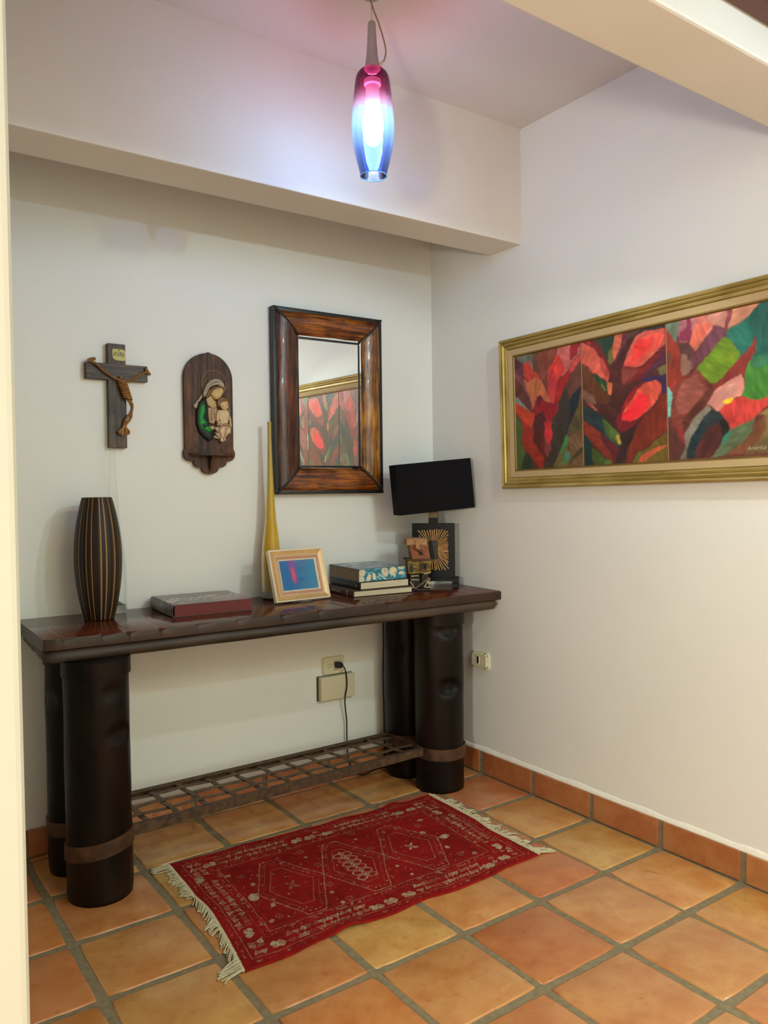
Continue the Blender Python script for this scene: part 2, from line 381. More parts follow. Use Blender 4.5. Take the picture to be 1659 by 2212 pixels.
# rough lighter plaster ridge above the right-hand baseboard
N = 170; bm = B(); prev = None
for i in range(N+1):
    y = -.02-5.3*i/N
    h = .020+.007*noise.noise(Vector((y*9, 0, 0)))+.003*noise.noise(Vector((y*47, 3, 0)))
    t = .005+.0018*noise.noise(Vector((y*21, 7, 0)))
    row = [bm.verts.new(p) for p in ((0, y, HB-.002), (-t-.003, y, HB-.001), (-t-.002, y, HB+.004), (-t*.8, y, HB+h*.7), (-.001, y, HB+h), (.002, y, HB+h+.001))]
    if prev:
        for a in range(5): bm.faces.new((prev[a], prev[a+1], row[a+1], row[a]))
    prev = row
struct('trim_3', bm, mat('fresh_plaster', (238,234,222), .6, var=.03, scale=30, bump=.0005), smooth=True)
PAINT_A=[((92,50,42),[(-5,513),(383,521),(393,1),(3,-8)]),((70,90,45),[(-7,257),(26,237),(45,178),(39,135),(56,77),(19,-11),(-1,-10)]),((35,52,28),[(56,74),(80,73),(110,-5),(19,-8)]),((110,112,98),[(4,516),(115,517),(111,433),(96,469),(52,472),(16,497)]),((92,48,62),[(-8,515),(15,503),(52,469),(50,418),(36,423),(-4,460)]),((135,75,80),[(-4,458),(50,410),(79,346),(113,269),(86,263),(43,379),(-3,419)]),((100,48,45),[(-1,413),(47,381),(82,329),(101,265),(82,262),(-1,346)]),((120,135,130),[(-2,338),(35,311),(86,262),(62,268),(2,308)]),((190,60,35),[(-2,309),(50,281),(94,257),(121,246),(101,183),(42,224),(-2,264)]),((95,62,45),[(119,516),(158,519),(184,493),(198,427),(183,390),(204,297),(186,318),(156,399),(122,426),(111,433)]),((130,65,52),[(158,520),(265,521),(250,483),(205,429),(194,389),(197,306),(168,381),(138,480)]),((190,95,92),[(265,521),(330,522),(322,446),(362,464),(369,492),(383,495),(379,467),(335,436),(317,409),(278,384),(250,483)]),((165,40,50),[(330,523),(385,524),(383,494),(369,489),(362,469),(328,442),(323,464)]),((215,60,50),[(250,483),(271,474),(289,426),(292,404),(256,371),(249,355),(205,333),(198,372),(198,424),(228,445)]),((205,60,65),[(198,424),(235,422),(251,368),(241,315),(230,278),(212,282),(201,311),(198,372)]),((160,30,30),[(317,409),(317,374),(295,342),(270,309),(257,272),(234,280),(251,366),(289,388)]),((200,70,65),[(383,466),(384,440),(362,421),(327,389),(319,403),(335,433)]),((98,55,45),[(384,437),(384,324),(340,302),(316,278),(306,348),(320,390),(334,393),(365,421)]),((195,62,55),[(56,471),(92,478),(115,430),(145,417),(160,388),(122,398),(83,391),(52,421)]),((190,105,65),[(83,390),(122,401),(160,388),(182,343),(201,311),(212,285),(182,291),(156,321),(133,318),(121,291),(109,270),(86,328),(52,409)]),((150,22,38),[(133,317),(156,323),(182,291),(230,275),(255,270),(251,240),(226,223),(211,202),(181,205),(174,250),(151,250),(120,229),(113,269)]),((95,25,50),[(133,315),(156,323),(167,303),(136,276)]),((88,32,35),[(120,232),(151,250),(176,248),(181,205),(169,153),(158,142),(105,185)]),((90,28,18),[(101,183),(165,142),(180,57),(160,2),(134,59),(100,135)]),((150,38,25),[(30,228),(101,183),(112,168),(104,123),(165,58),(160,2),(145,0),(92,61),(52,92),(39,144),(45,178)]),((90,35,35),[(52,92),(92,61),(145,-3),(118,-11),(80,70)]),((220,50,55),[(175,205),(211,202),(218,136),(190,101),(173,141)]),((125,55,58),[(173,139),(190,101),(210,122),(206,73),(187,54),(172,72)]),((55,46,38),[(299,349),(316,294),(319,229),(297,134),(268,95),(239,41),(209,-7),(160,-9),(180,49),(210,76),(218,139),(214,183),(226,218),(255,240),(263,283)]),((22,36,48),[(382,334),(357,250),(304,160),(297,134),(290,145),(319,229),(316,283),(341,310)]),((84,72,42),[(384,324),(387,154),(364,151),(311,127),(304,160),(357,236)]),((112,82,55),[(387,154),(395,-3),(289,-4),(311,36),(304,128),(364,148)]),((60,120,60),[(294,137),(306,128),(300,93),(272,62),(250,60),(268,95)]),((105,95,48),[(254,60),(300,85),(310,30),(285,-4),(209,-10)]),((65,135,110),[(290,66),(311,65),(314,46),(296,28),(273,24),(282,53)]),((62,58,32),[(390,91),(390,70),(339,37),(296,9),(321,46)]),((150,110,75),[(381,160),(387,160),(395,-2),(386,-2)])]
PAINT_B=[((75,35,32),[(384,524),(778,529),(787,4),(393,3)]),((45,65,52),[(433,528),(555,529),(545,473),(517,411),(486,465)]),((110,35,35),[(381,523),(436,527),(486,471),(527,387),(527,326),(493,425)]),((170,50,50),[(381,525),(414,523),(457,470),(440,487)]),((228,100,80),[(381,514),(429,485),(454,470),(475,433),(493,425),(520,368),(517,327),(485,353),(439,381),(381,429)]),((190,75,65),[(475,428),(493,427),(520,368),(510,342),(485,381)]),((200,100,75),[(559,530),(597,529),(592,477),(565,437),(545,407),(538,430),(545,476)]),((105,100,50),[(535,464),(545,459),(541,407),(529,395),(517,408),(521,443)]),((100,45,55),[(597,529),(632,530),(625,490),(579,435),(558,405),(538,397),(579,457)]),((95,65,55),[(632,530),(749,530),(677,511),(645,487),(612,479)]),((48,42,42),[(746,531),(779,530),(779,489),(709,501),(651,483),(619,467),(677,511)]),((205,90,75),[(651,483),(687,499),(727,497),(779,491),(779,432),(739,411),(696,381),(664,369),(612,370),(592,384),(612,430),(632,460)]),((240,85,72),[(661,468),(696,479),(727,482),(764,481),(776,466),(749,426),(696,407),(677,389),(661,375),(612,376),(598,394),(632,419),(645,452)]),((238,58,55),[(664,471),(721,464),(708,432),(664,401),(631,395),(635,427),(645,455)]),((120,30,32),[(585,385),(664,363),(696,375),(779,426),(779,390),(695,327),(591,307),(575,326)]),((140,62,55),[(585,374),(664,361),(638,334),(591,310),(578,325)]),((90,42,62),[(779,416),(779,369),(695,327),(663,318),(708,358)]),((110,100,58),[(742,348),(780,364),(782,325),(754,323)]),((60,38,80),[(663,315),(708,328),(754,323),(782,325),(781,257),(757,254),(760,291),(733,307),(692,306)]),((120,28,38),[(689,307),(654,300),(618,277),(584,226),(554,190),(553,151),(577,121),(630,145),(669,177),(723,210),(742,243)]),((215,85,62),[(695,305),(733,308),(759,291),(757,262),(732,223),(676,188),(643,171),(617,167),(581,176),(577,193),(594,219),(631,254),(654,284)]),((238,40,50),[(666,272),(701,252),(704,225),(666,183),(617,167),(582,176),(577,193),(604,216),(637,248)]),((165,28,36),[(654,297),(631,259),(591,219),(581,220),(611,269)]),((95,52,32),[(381,424),(414,408),(460,342),(516,285),(523,256),(516,237),(453,257),(383,284)]),((130,90,72),[(384,322),(438,285),(460,248),(413,258),(383,284)]),((170,90,72),[(409,256),(438,250),(465,222),(449,224)]),((200,105,65),[(510,333),(537,322),(535,288),(527,274),(516,285)]),((35,72,45),[(443,375),(471,360),(506,328),(515,291),(485,314),(453,348)]),((85,110,50),[(478,334),(492,321),(509,297),(499,298),(481,317)]),((35,55,60),[(387,252),(449,221),(484,198),(516,165),(567,122),(584,85),(563,75),(526,91),(480,133),(388,200)]),((75,100,45),[(484,190),(516,165),(567,122),(584,85),(563,78),(529,97),(498,126),(491,166)]),((190,160,65),[(550,120),(567,119),(568,100),(584,82),(563,86),(543,107)]),((128,45,30),[(388,194),(434,162),(498,115),(536,82),(543,43),(536,7),(490,42),(437,93),(390,136)]),((95,30,38),[(470,134),(508,109),(563,70),(542,7),(522,46),(487,90)]),((20,48,45),[(390,136),(426,105),(433,2),(391,0)]),((65,85,30),[(430,79),(462,55),(494,31),(532,1),(447,1),(429,30)]),((100,115,50),[(494,28),(522,21),(532,1),(490,3)]),((50,32,30),[(564,122),(643,144),(623,91),(590,2),(536,1),(577,77)]),((122,42,26),[(754,255),(781,257),(786,121),(723,86),(669,54),(636,25),(630,4),(590,2),(604,65),(623,91),(643,139),(676,174),(739,219)]),((110,88,32),[(785,116),(788,1),(630,1),(666,46),(723,80)]),((80,110,45),[(636,25),(653,46),(669,46),(653,16),(633,4),(626,12)]),((200,90,62),[(675,37),(726,56),(787,68),(753,50),(694,20),(675,5),(639,3),(662,27)])]
PAINT_C=[((110,55,48),[(779,530),(1169,537),(1169,15),(791,10)]),((112,128,108),[(775,531),(843,535),(831,477),(829,427),(775,498)]),((165,105,110),[(843,535),(921,533),(918,496),(895,477),(892,449),(876,429),(839,428),(831,465),(833,494)]),((135,50,75),[(869,522),(882,529),(889,490),(890,449),(876,429),(836,435),(840,464),(869,479)]),((200,115,100),[(921,533),(977,536),(1020,536),(1023,489),(1020,450),(974,464),(946,432),(902,387),(882,416),(895,477)]),((195,130,115),[(959,534),(1023,536),(1024,488),(1014,451),(974,467),(946,497)]),((215,105,85),[(911,486),(965,477),(946,440),(895,403),(879,417),(892,455)]),((215,145,112),[(1047,539),(1169,541),(1127,496),(1096,470),(1067,453),(1023,444),(1038,475)]),((140,65,70),[(1020,536),(1047,538),(1038,475),(1020,442),(1011,457),(1026,494)]),((38,100,85),[(1160,540),(1169,539),(1169,303),(1113,321),(1067,357),(1020,420),(1026,444),(1067,450),(1127,494)]),((40,90,80),[(1130,496),(1169,526),(1169,335),(1133,345),(1130,405),(1105,460)]),((60,125,65),[(1029,413),(1073,351),(1058,328),(1038,370)]),((110,140,35),[(1002,420),(1029,413),(1067,357),(1058,328),(1014,290),(977,266),(955,272),(905,326),(959,373)]),((150,155,35),[(1029,366),(1044,358),(1049,346),(1038,340)]),((105,60,72),[(971,459),(996,460),(1020,439),(1011,421),(971,388),(908,337),(882,326),(895,374),(934,408)]),((145,105,88),[(846,387),(866,381),(872,360),(889,354),(885,329),(872,313),(846,310),(841,352)]),((85,55,52),[(833,424),(882,422),(889,392),(885,358),(872,362),(863,387),(839,388)]),((150,55,42),[(777,504),(829,424),(843,387),(841,346),(846,310),(879,312),(829,280),(802,254),(778,286)]),((120,72,52),[(778,420),(802,390),(806,348),(792,353)]),((130,62,52),[(902,321),(937,288),(965,256),(965,236),(946,204),(895,160),(842,102),(798,156),(798,209),(809,262),(846,293)]),((148,80,68),[(846,287),(895,304),(933,266),(927,232),(872,179),(832,171),(812,217)]),((95,48,38),[(937,288),(965,259),(965,236),(949,207),(895,160),(842,99),(845,152),(921,221),(946,253)]),((130,195,180),[(778,286),(804,250),(800,215),(793,168),(783,166)]),((95,50,45),[(788,160),(798,150),(842,97),(852,93),(855,11),(787,7)]),((140,45,38),[(798,162),(842,111),(852,90),(852,55),(829,91)]),((130,122,110),[(946,193),(958,178),(920,141),(875,74),(858,11),(828,9),(855,49),(849,96),(888,152)]),((42,52,54),[(958,176),(983,170),(1014,139),(1026,113),(1020,83),(998,59),(952,10),(858,11),(862,46),(908,130)]),((28,52,58),[(908,130),(933,151),(927,106),(888,41),(862,19),(868,63)]),((82,40,38),[(946,116),(989,130),(1004,92),(995,56),(952,10),(894,9),(895,44),(927,86)]),((38,32,32),[(989,135),(1014,134),(1027,113),(1020,91),(1001,78)]),((130,48,42),[(1130,407),(1122,350),(1090,313),(1084,287),(1082,271),(1061,284),(1020,267),(971,236),(962,268),(986,265),(1020,300),(1067,338),(1110,375)]),((70,130,50),[(1096,323),(1136,339),(1169,313),(1169,199),(1130,187),(1102,192),(1070,212),(1082,232),(1084,287)]),((60,115,80),[(1113,337),(1169,329),(1169,303),(1130,297),(1102,312)]),((205,135,122),[(1067,283),(1079,266),(1080,230),(1070,212),(1044,209),(1014,189),(989,166),(946,196),(958,223),(974,241),(1026,266)]),((220,155,142),[(989,231),(1038,254),(1058,262),(1044,237),(995,208)]),((205,65,58),[(1067,209),(1107,192),(1136,189),(1169,202),(1169,175),(1130,146),(1102,124),(1049,106),(1029,107),(1020,130),(989,166),(1008,187),(1044,203)]),((245,195,40),[(998,198),(1041,212),(1046,209),(1035,193),(1011,190)]),((92,105,75),[(1029,105),(1096,119),(1122,136),(1107,94),(1084,62),(1007,13),(952,7),(995,56)]),((60,125,95),[(1029,102),(1035,85),(1001,50),(995,56),(1001,73)]),((125,105,60),[(1122,136),(1150,155),(1169,164),(1169,36),(1130,52),(1147,140)]),((115,70,45),[(1152,139),(1154,91),(1122,55),(1073,19),(1007,11),(1084,62),(1113,104)]),((110,88,55),[(1169,63),(1169,15),(1073,11),(1122,52)])]
RELIEF=[((160,140,112),[(-35.6,337.3),(-32.8,321.0),(-52.7,291.0),(-61.3,269.3),(-72.7,277.4),(-75.5,285.6),(-52.7,312.8)],8,5),((140,122,95),[(61.3,340.0),(75.5,318.2),(84.1,291.0),(92.6,269.3),(88.3,255.7),(78.4,280.2),(72.7,307.4)],6,5),((14,26,24),[(-29.9,318.2),(-18.5,310.1),(-12.8,266.6),(-7.1,212.2),(4.3,190.4),(12.8,165.9),(10.0,149.6),(-7.1,137.4),(-29.9,152.3),(-52.7,176.8),(-62.7,212.2),(-62.7,258.4),(-52.7,299.2),(-38.5,310.1)],9,9),((170,143,98),[(-18.5,315.5),(4.3,334.6),(15.7,315.5),(27.1,307.4),(29.9,280.2),(4.3,277.4),(-12.8,291.0)],10,3),((170,138,108),[(-12.8,282.9),(4.3,277.4),(29.9,280.2),(29.9,258.4),(24.2,231.2),(15.7,209.4),(-7.1,214.9),(-11.4,253.0)],12,6),((120,90,65),[(1.4,272.0),(5.7,272.0),(4.3,225.8),(-1.4,223.0)],16,1),((115,86,62),[(12.8,272.0),(17.1,272.0),(18.5,231.2),(13.4,228.5)],16,1),((24,125,50),[(-41.3,291.0),(-27.1,293.8),(-24.2,266.6),(-32.8,233.9),(-18.5,217.6),(-7.1,201.3),(4.3,182.2),(-12.8,174.1),(-35.6,187.7),(-52.7,206.7),(-54.1,239.4),(-49.9,272.0)],14,8),((12,30,22),[(-38.5,206.7),(-18.5,214.9),(-7.1,201.3),(-24.2,198.6),(-32.8,190.4)],17,2),((158,142,120),[(-34.2,334.6),(-29.9,350.9),(-18.5,375.4),(-1.4,394.4),(21.4,403.1),(44.2,399.8),(61.3,383.5),(66.4,361.8),(64.1,350.9),(58.4,364.5),(32.8,375.4),(10.0,369.9),(-4.3,359.0),(-12.8,342.7),(-24.2,323.7),(-29.9,318.2)],16,7),((120,104,84),[(-24.2,345.4),(-12.8,367.2),(1.4,383.5),(21.4,391.7),(44.2,389.0),(32.8,386.2),(10.0,380.8),(-7.1,367.2),(-18.5,345.4)],22,1),((98,68,36),[(-24.2,323.7),(-7.1,353.6),(10.0,367.2),(38.5,374.0),(61.3,364.5),(62.7,353.6),(32.8,361.8),(10.0,353.6),(1.4,334.6),(-7.1,321.0),(-18.5,315.5)],15,5),((188,155,100),[(-1.4,334.6),(10.0,353.6),(29.9,363.1),(49.9,364.5),(59.8,353.6),(57.0,342.7),(49.9,334.6),(45.6,325.0),(32.8,315.0),(21.4,312.3),(10.0,321.0)],17,9),((90,62,38),[(24.8,347.6),(32.8,343.3),(35.1,341.1),(29.9,341.6)],25,0),((135,104,66),[(22.8,352.2),(29.9,351.4),(36.2,347.6),(29.9,349.2)],25,0),((205,172,116),[(40.8,347.6),(44.7,340.0),(47.6,334.6),(43.6,332.9),(40.2,337.3)],26,2),((140,84,60),[(32.8,326.9),(39.0,325.3),(37.3,323.1),(32.8,324.2)],25,0),((165,138,108),[(15.7,201.3),(38.5,201.3),(58.4,217.6),(84.1,214.9),(93.2,198.6),(91.2,171.4),(69.8,157.8),(32.8,146.9),(10.0,152.3),(18.5,171.4)],13,6),((70,50,30),[(18.5,190.4),(32.8,176.8),(29.9,171.4),(15.7,179.5)],17,0),((70,50,30),[(15.7,174.1),(32.8,157.8),(29.9,153.7),(13.4,165.9)],17,0),((85,62,40),[(61.3,160.5),(84.1,174.1),(86.9,171.4),(67.0,156.4)],17,0),((178,148,116),[(-7.1,201.3),(12.8,204.0),(15.7,187.7),(1.4,185.0)],18,4),((196,168,132),[(32.8,272.0),(55.6,272.0),(75.5,274.7),(86.9,255.7),(78.4,225.8),(75.5,212.2),(49.9,209.4),(38.5,223.0),(29.9,244.8)],18,7),((150,118,90),[(55.6,214.9),(84.1,214.9),(89.8,205.4),(67.0,204.0),(52.7,206.7)],22,3),((196,166,130),[(29.9,270.6),(39.0,263.8),(34.2,239.4),(36.2,212.2),(27.1,214.9),(19.9,231.2),(22.8,253.0)],22,5),((190,160,124),[(80.7,258.4),(89.8,239.4),(93.8,204.0),(88.3,195.3),(81.8,214.9),(78.4,239.4)],20,4),((112,82,46),[(23.7,304.6),(32.8,318.2),(49.9,326.9),(67.0,323.7),(78.9,312.8),(78.4,299.2),(61.3,307.4),(44.2,301.9),(37.0,280.2),(29.9,282.9)],20,7),((196,160,116),[(37.0,295.1),(47.0,306.0),(69.8,310.6),(78.9,299.2),(76.1,280.2),(65.5,268.7),(52.7,270.6),(42.7,280.2)],22,8),((100,70,48),[(47.6,290.5),(57.0,289.4),(57.0,287.2),(48.7,287.2)],30,0),((100,70,48),[(64.7,293.8),(72.1,294.8),(72.1,292.7),(65.5,291.0)],30,0),((140,84,64),[(59.0,279.6),(65.5,280.7),(65.5,278.5),(60.1,277.4)],30,0),((190,162,126),[(24.2,208.1),(32.8,220.3),(38.5,219.0),(32.8,201.3)],22,3),((196,168,132),[(32.8,219.8),(55.0,233.4),(56.7,230.7),(36.2,216.0)],25,2),((196,168,132),[(35.1,215.4),(58.4,229.0),(59.6,225.8),(37.3,212.2)],25,2),((196,168,132),[(36.2,211.1),(57.9,222.5),(58.4,219.2),(36.8,207.3)],25,2),((196,168,132),[(35.1,206.7),(54.4,216.0),(55.0,212.7),(35.1,202.4)],25,2),((190,160,124),[(69.8,244.8),(78.9,248.1),(78.9,245.3),(70.4,242.1)],26,2),((190,160,124),[(70.4,239.4),(79.5,242.1),(79.5,239.4),(71.0,236.6)],26,2),((200,168,132),[(32.8,187.7),(44.2,201.3),(58.4,201.3),(64.7,187.7),(58.4,168.6),(53.3,152.3),(49.9,149.6),(39.9,152.3),(39.0,165.9),(34.5,176.8)],22,8),((196,164,128),[(65.5,195.8),(78.4,200.7),(86.4,193.1),(84.1,176.8),(69.8,163.2),(61.3,152.3),(55.0,153.7),(61.3,171.4)],21,7),((200,170,134),[(38.5,156.4),(51.3,153.7),(53.3,136.0),(45.6,133.3),(36.2,140.1)],24,5),((198,168,132),[(52.7,157.8),(61.3,157.8),(63.6,142.8),(58.4,137.4),(53.3,141.4)],23,5)]

# ------------------------------------------------------------------ console table
TZ = lambda y: .888 + .02*(y+.47)            # the slab falls a little towards the front
table = thing('console_table', 'rustic dark wood console table with a thick slab top on four log legs', 'table', (-1.0, -.25, 0))
def tp(o): o.parent = table; o.matrix_parent_inverse = Matrix.Translation((1.0, .25, 0)); return o
def slab():
    bm = B(); N = 320; T = .040
    xl, xr = -1.992, -.006
    r = random.Random(3); chips = []; x = 0.03
    while x < 1: chips.append((x, x+r.uniform(.02, .05), r.uniform(.005, .011))); x += r.uniform(.04, .10)
    prev = None
    for i in range(N+1):
        t = i/N; yf = -.462+(-.500+.462)*t; yb = -.004+(-.150+.004)*(max(0, t-.45)/.55)**1.3
        if t < .02: yf += .010*(1-t/.02); 
        X = xl+(xr-xl)*t
        bv = .0025
        for a, b, d in chips:
            if a <= t <= b: bv = d*(1-(t-a)/(b-a))+.0025
        yf += .003*noise.noise(Vector((X*6, 1, 0)))
        e = .5*bv
        P = [(X, yb, TZ(yb)-T), (X, yb, TZ(yb)-.002), (X, yb-.003, TZ(yb)), (X, yf+bv*1.8, TZ(yf+bv*1.8)), (X, yf+bv*.5, TZ(yf)-e), (X, yf, TZ(yf)-bv*1.1-.002), (X, yf+.001, TZ(yf)-T+.003), (X, yf+.005, TZ(yf)-T)]
        row = [bm.verts.new(p) for p in P]
        if prev:
            for k in range(len(row)): bm.faces.new((prev[k], prev[(k+1) % len(row)], row[(k+1) % len(row)], row[k])).material_index = 1 if k in (0, 4, 5, 6, 7) else 0
        else: bm.faces.new(row[::-1]).material_index = 1
        prev = row
    bm.faces.new(prev).material_index = 1
    # chips on the left end edge
    for v in bm.verts:
        if v.co.x < xl+.002 and v.co.z > .87:
            v.co.x += .004+.006*abs(noise.noise(Vector((0, v.co.y*20, 0))))
    return bm
slab_o = tp(obj('tabletop', slab(), M_slabwood, smooth='auto'))
slab_o.data.materials.append(mat('hewn_brown_edge', (62,38,26), .42, var=.25, scale=12, bump=.0008, bscale=30, stretch=(.3,1,1), c2=(40,25,18), spec=.35))
def log_rail(p0, p1, r, seed, sq=1.0):
    bm = B(); N = 60; p0 = Vector(p0); p1 = Vector(p1); d = (p1-p0).normalized(); side = Vector((0,0,1)).cross(d); prev = None
    for i in range(N+1):
        t = i/N; p = p0.lerp(p1, t); e = min(t, 1-t)*(p1-p0).length
        k = 1 if e > .02 else math.sqrt(max(.02, 1-(1-e/.02)**2))
        rr = [r*k*(1+.09*noise.noise(Vector((t*9, seed, a*1.5)))) for a in range(12)]
        row = [bm.verts.new(p + side*rr[a]*sq*math.cos(2*PI*a/12) + Vector((0,0,1))*rr[a]*math.sin(2*PI*a/12)) for a in range(12)]
        if prev:
            for a in range(12): bm.faces.new((prev[a], prev[(a+1) % 12], row[(a+1) % 12], row[a]))
        else: bm.faces.new(row[::-1])
        prev = row
    bm.faces.new(prev); return bm
tp(obj('rail', log_rail((-1.992, -.438, .826), (-.012, -.478, .828), .0225, 1, 1.1), M_rail, smooth=True, label='long rounded branch rail under the front edge of the top'))
tp(obj('rail', log_rail((-1.965, -.44, .828), (-1.950, -.03, .836), .0225, 5, 1.1), M_rail, smooth=True, label='short branch rail under the left end of the top'))
tp(obj('rail', log_rail((-.06, -.44, .830), (-.06, -.17, .836), .0215, 8), M_rail, smooth=True, label='short branch rail under the right end of the top'))
bm = B(); box(bm, -1.93, -.09, -.415, -.395, .807, .848, bev=.002); box(bm, -1.93, -.09, -.06, -.04, .807, .852, bev=.002)
tp(obj('apron', bm, M_dark))
def log_leg(c, r, seed, notches=(), cap=True):
    bm = B(); NZ, NA = 64, 40; H = .808; rings = []
    for i in range(NZ+1):
        z = H*i/NZ; ring = []
        for a in range(NA):
            th = 2*PI*a/NA
            rr = r*(1+.035*noise.noise(Vector((math.cos(th)*.9, math.sin(th)*.9, z*3.0+seed*7)))+.022*noise.noise(Vector((math.cos(th)*2.6+seed, math.sin(th)*2.6, z*2.2)))+.012*noise.noise(Vector((math.cos(th)*3, math.sin(th)*3, z*9+seed))))
            if z < .02: rr *= .985
            for (zc, tc, hz, ht, dep) in notches:
                da = (th-tc+PI) % (2*PI)-PI
                u = (z-zc)/hz; v = da/ht
                if abs(u) < 1 and abs(v) < 1:
                    k = (1-v*v)**.5; e = (u+1)/2      # ramps in from below, sharp lip on top
                    if abs(u) < k: rr -= dep*min(1, (1-abs(u)/k)*2.4)*(.55+.45*e)
            ring.append(bm.verts.new((c[0]+rr*math.cos(th), c[1]+rr*math.sin(th), z)))
        rings.append(ring)
    for p, q in zip(rings, rings[1:]):
        for a in range(NA): bm.faces.new((p[a], p[(a+1) % NA], q[(a+1) % NA], q[a]))
    bm.faces.new(rings[0][::-1]); bm.faces.new(rings[-1])
    return bm
def ringband(c, r, z0, z1, tilt, th=.004, seed=0):
    bm = B(); n = 48; P = []
    for k in range(n):
        a = 2*PI*k/n; off = tilt[0]*math.cos(a)+tilt[1]*math.sin(a); w_ = 1+.01*math.sin(3*a+seed)
        P.append([bm.verts.new((c[0]+rr*w_*math.cos(a), c[1]+rr*w_*math.sin(a), z+off)) for rr, z in ((r, z0), (r+th, z0+.001), (r+th, z1-.001), (r, z1))])
    for k in range(n):
        a, b = P[k], P[(k+1) % n]
        for j in range(4): bm.faces.new((a[j], b[j], b[(j+1) % 4], a[(j+1) % 4]))
    return bm
legs = [((-1.819, -.432), .1065, 1, [(.70, -1.35, .03, .35, .009), (.56, -1.1, .035, .4, .012), (.50, -2.3, .03, .3, .008)], (.012, -.012)),
        ((-1.826, -.176), .103, 2, [(.62, -2.9, .04, .5, .010)], (.01, .0)),
        ((-.272, -.366), .112, 3, [(.735, -1.78, .040, .44, .026), (.475, -1.78, .046, .42, .028)], (0, .004)),
        ((-.288, -.135), .098, 4, [(.6, -2.6, .03, .4, .006)], (0, 0))]
for (c, r, sd, nt_, tl) in legs:
    lg = tp(obj('leg', log_leg(c, r, sd, nt_), M_dark, smooth=True))
    cb = obj('collar', ringband(c, r-.001, .752, .808, (0, 0), .007, sd), M_dark, lg, smooth='auto')
    bb = obj('iron_band', ringband(c, r*1.012, .150, .203, tl, .005, sd), M_band, lg, smooth='auto', label='rusty brown iron band around the log')
# iron shelf between the legs
bm = B()
def bar(bm, a, b, w_, h, up=Vector((0,0,1))):
    a = Vector(a); b = Vector(b); d = (b-a).normalized(); sd = up.cross(d).normalized(); u2 = d.cross(sd)
    vs = [bm.verts.new(p + sd*x*w_/2 + u2*y*h/2) for p in (a, b) for x, y in ((-1,-1),(1,-1),(1,1),(-1,1))]
    for f in ((0,1,2,3),(7,6,5,4),(0,4,5,1),(1,5,6,2),(2,6,7,3),(3,7,4,0)): bm.faces.new([vs[i] for i in f])
ZS = .2
RL, RR, FL, FR = Vector((-1.72,-.112,ZS)), Vector((-.372,-.098,ZS)), Vector((-1.72,-.434,ZS)), Vector((-.345,-.388,ZS))
dn = Vector((0,0,-.016))
for a, b, o_ in ((FL, FR, Vector((0,.011,0))), (RL, RR, Vector((0,-.011,0))), (RR, FR, Vector((-.011,0,0))), (RL, FL, Vector((.011,0,0)))):
    bar(bm, a+dn, b+dn, .004, .034)
    bar(bm, a+o_+Vector((0,0,-.002)), b+o_+Vector((0,0,-.002)), .024, .004)
shelf = tp(obj('shelf_frame', bm, M_iron))
M_strap = mat('iron_strap', (104,80,56), .55, metal=.25, var=.25, scale=30, bump=.0006, bscale=60, c2=(72,56,42))
xs = [-1.66, -1.548, -1.433, -1.315, -1.202, -1.084, -.969, -.860, -.747, -.625, -.509]
def weave(p0, p1, ph, n, w_=.021):
    bm = B(); p0 = Vector(p0); p1 = Vector(p1); d = (p1-p0); sd = Vector((0,0,1)).cross(d).normalized(); prev = None
    M_ = n*6
    for i in range(M_+1):
        t = i/M_; p = p0+d*t; z = (.002 if n > 6 else .003)*math.sin(PI*(t*n+ph)); zc = p+Vector((0,0,z))
        wob = .002*noise.noise(Vector((t*5, ph*3, p0.x)))
        row = [bm.verts.new(zc+sd*(x*w_/2+wob)+Vector((0,0,y*.0015))) for x, y in ((-1,-1),(1,-1),(1,1),(-1,1))]
        if prev:
            for k in range(4): bm.faces.new((prev[k], prev[(k+1) % 4], row[(k+1) % 4], row[k]))
        else: bm.faces.new(row[::-1])
        prev = row
    bm.faces.new(prev); return bm
for i, x in enumerate(xs):
    t = (x-RL.x)/(RR.x-RL.x); a = RL.lerp(RR, t); t2 = t+.012; b = FL.lerp(FR, t2)
    obj('strap', weave(a-Vector((0,.004,.007)), b-Vector((0,-.004,.007)), i % 2+.5, 4), M_strap, shelf)
for j, f in enumerate((.2, .45, .70)):
    a = RL.lerp(FL, f); b = RR.lerp(FR, f); b = a.lerp(b, .975 if j != 1 else .93)
    obj('strap', weave(a-Vector((0,0,.007)), b-Vector((0,0,.007)), j % 2, 11), M_strap, shelf)

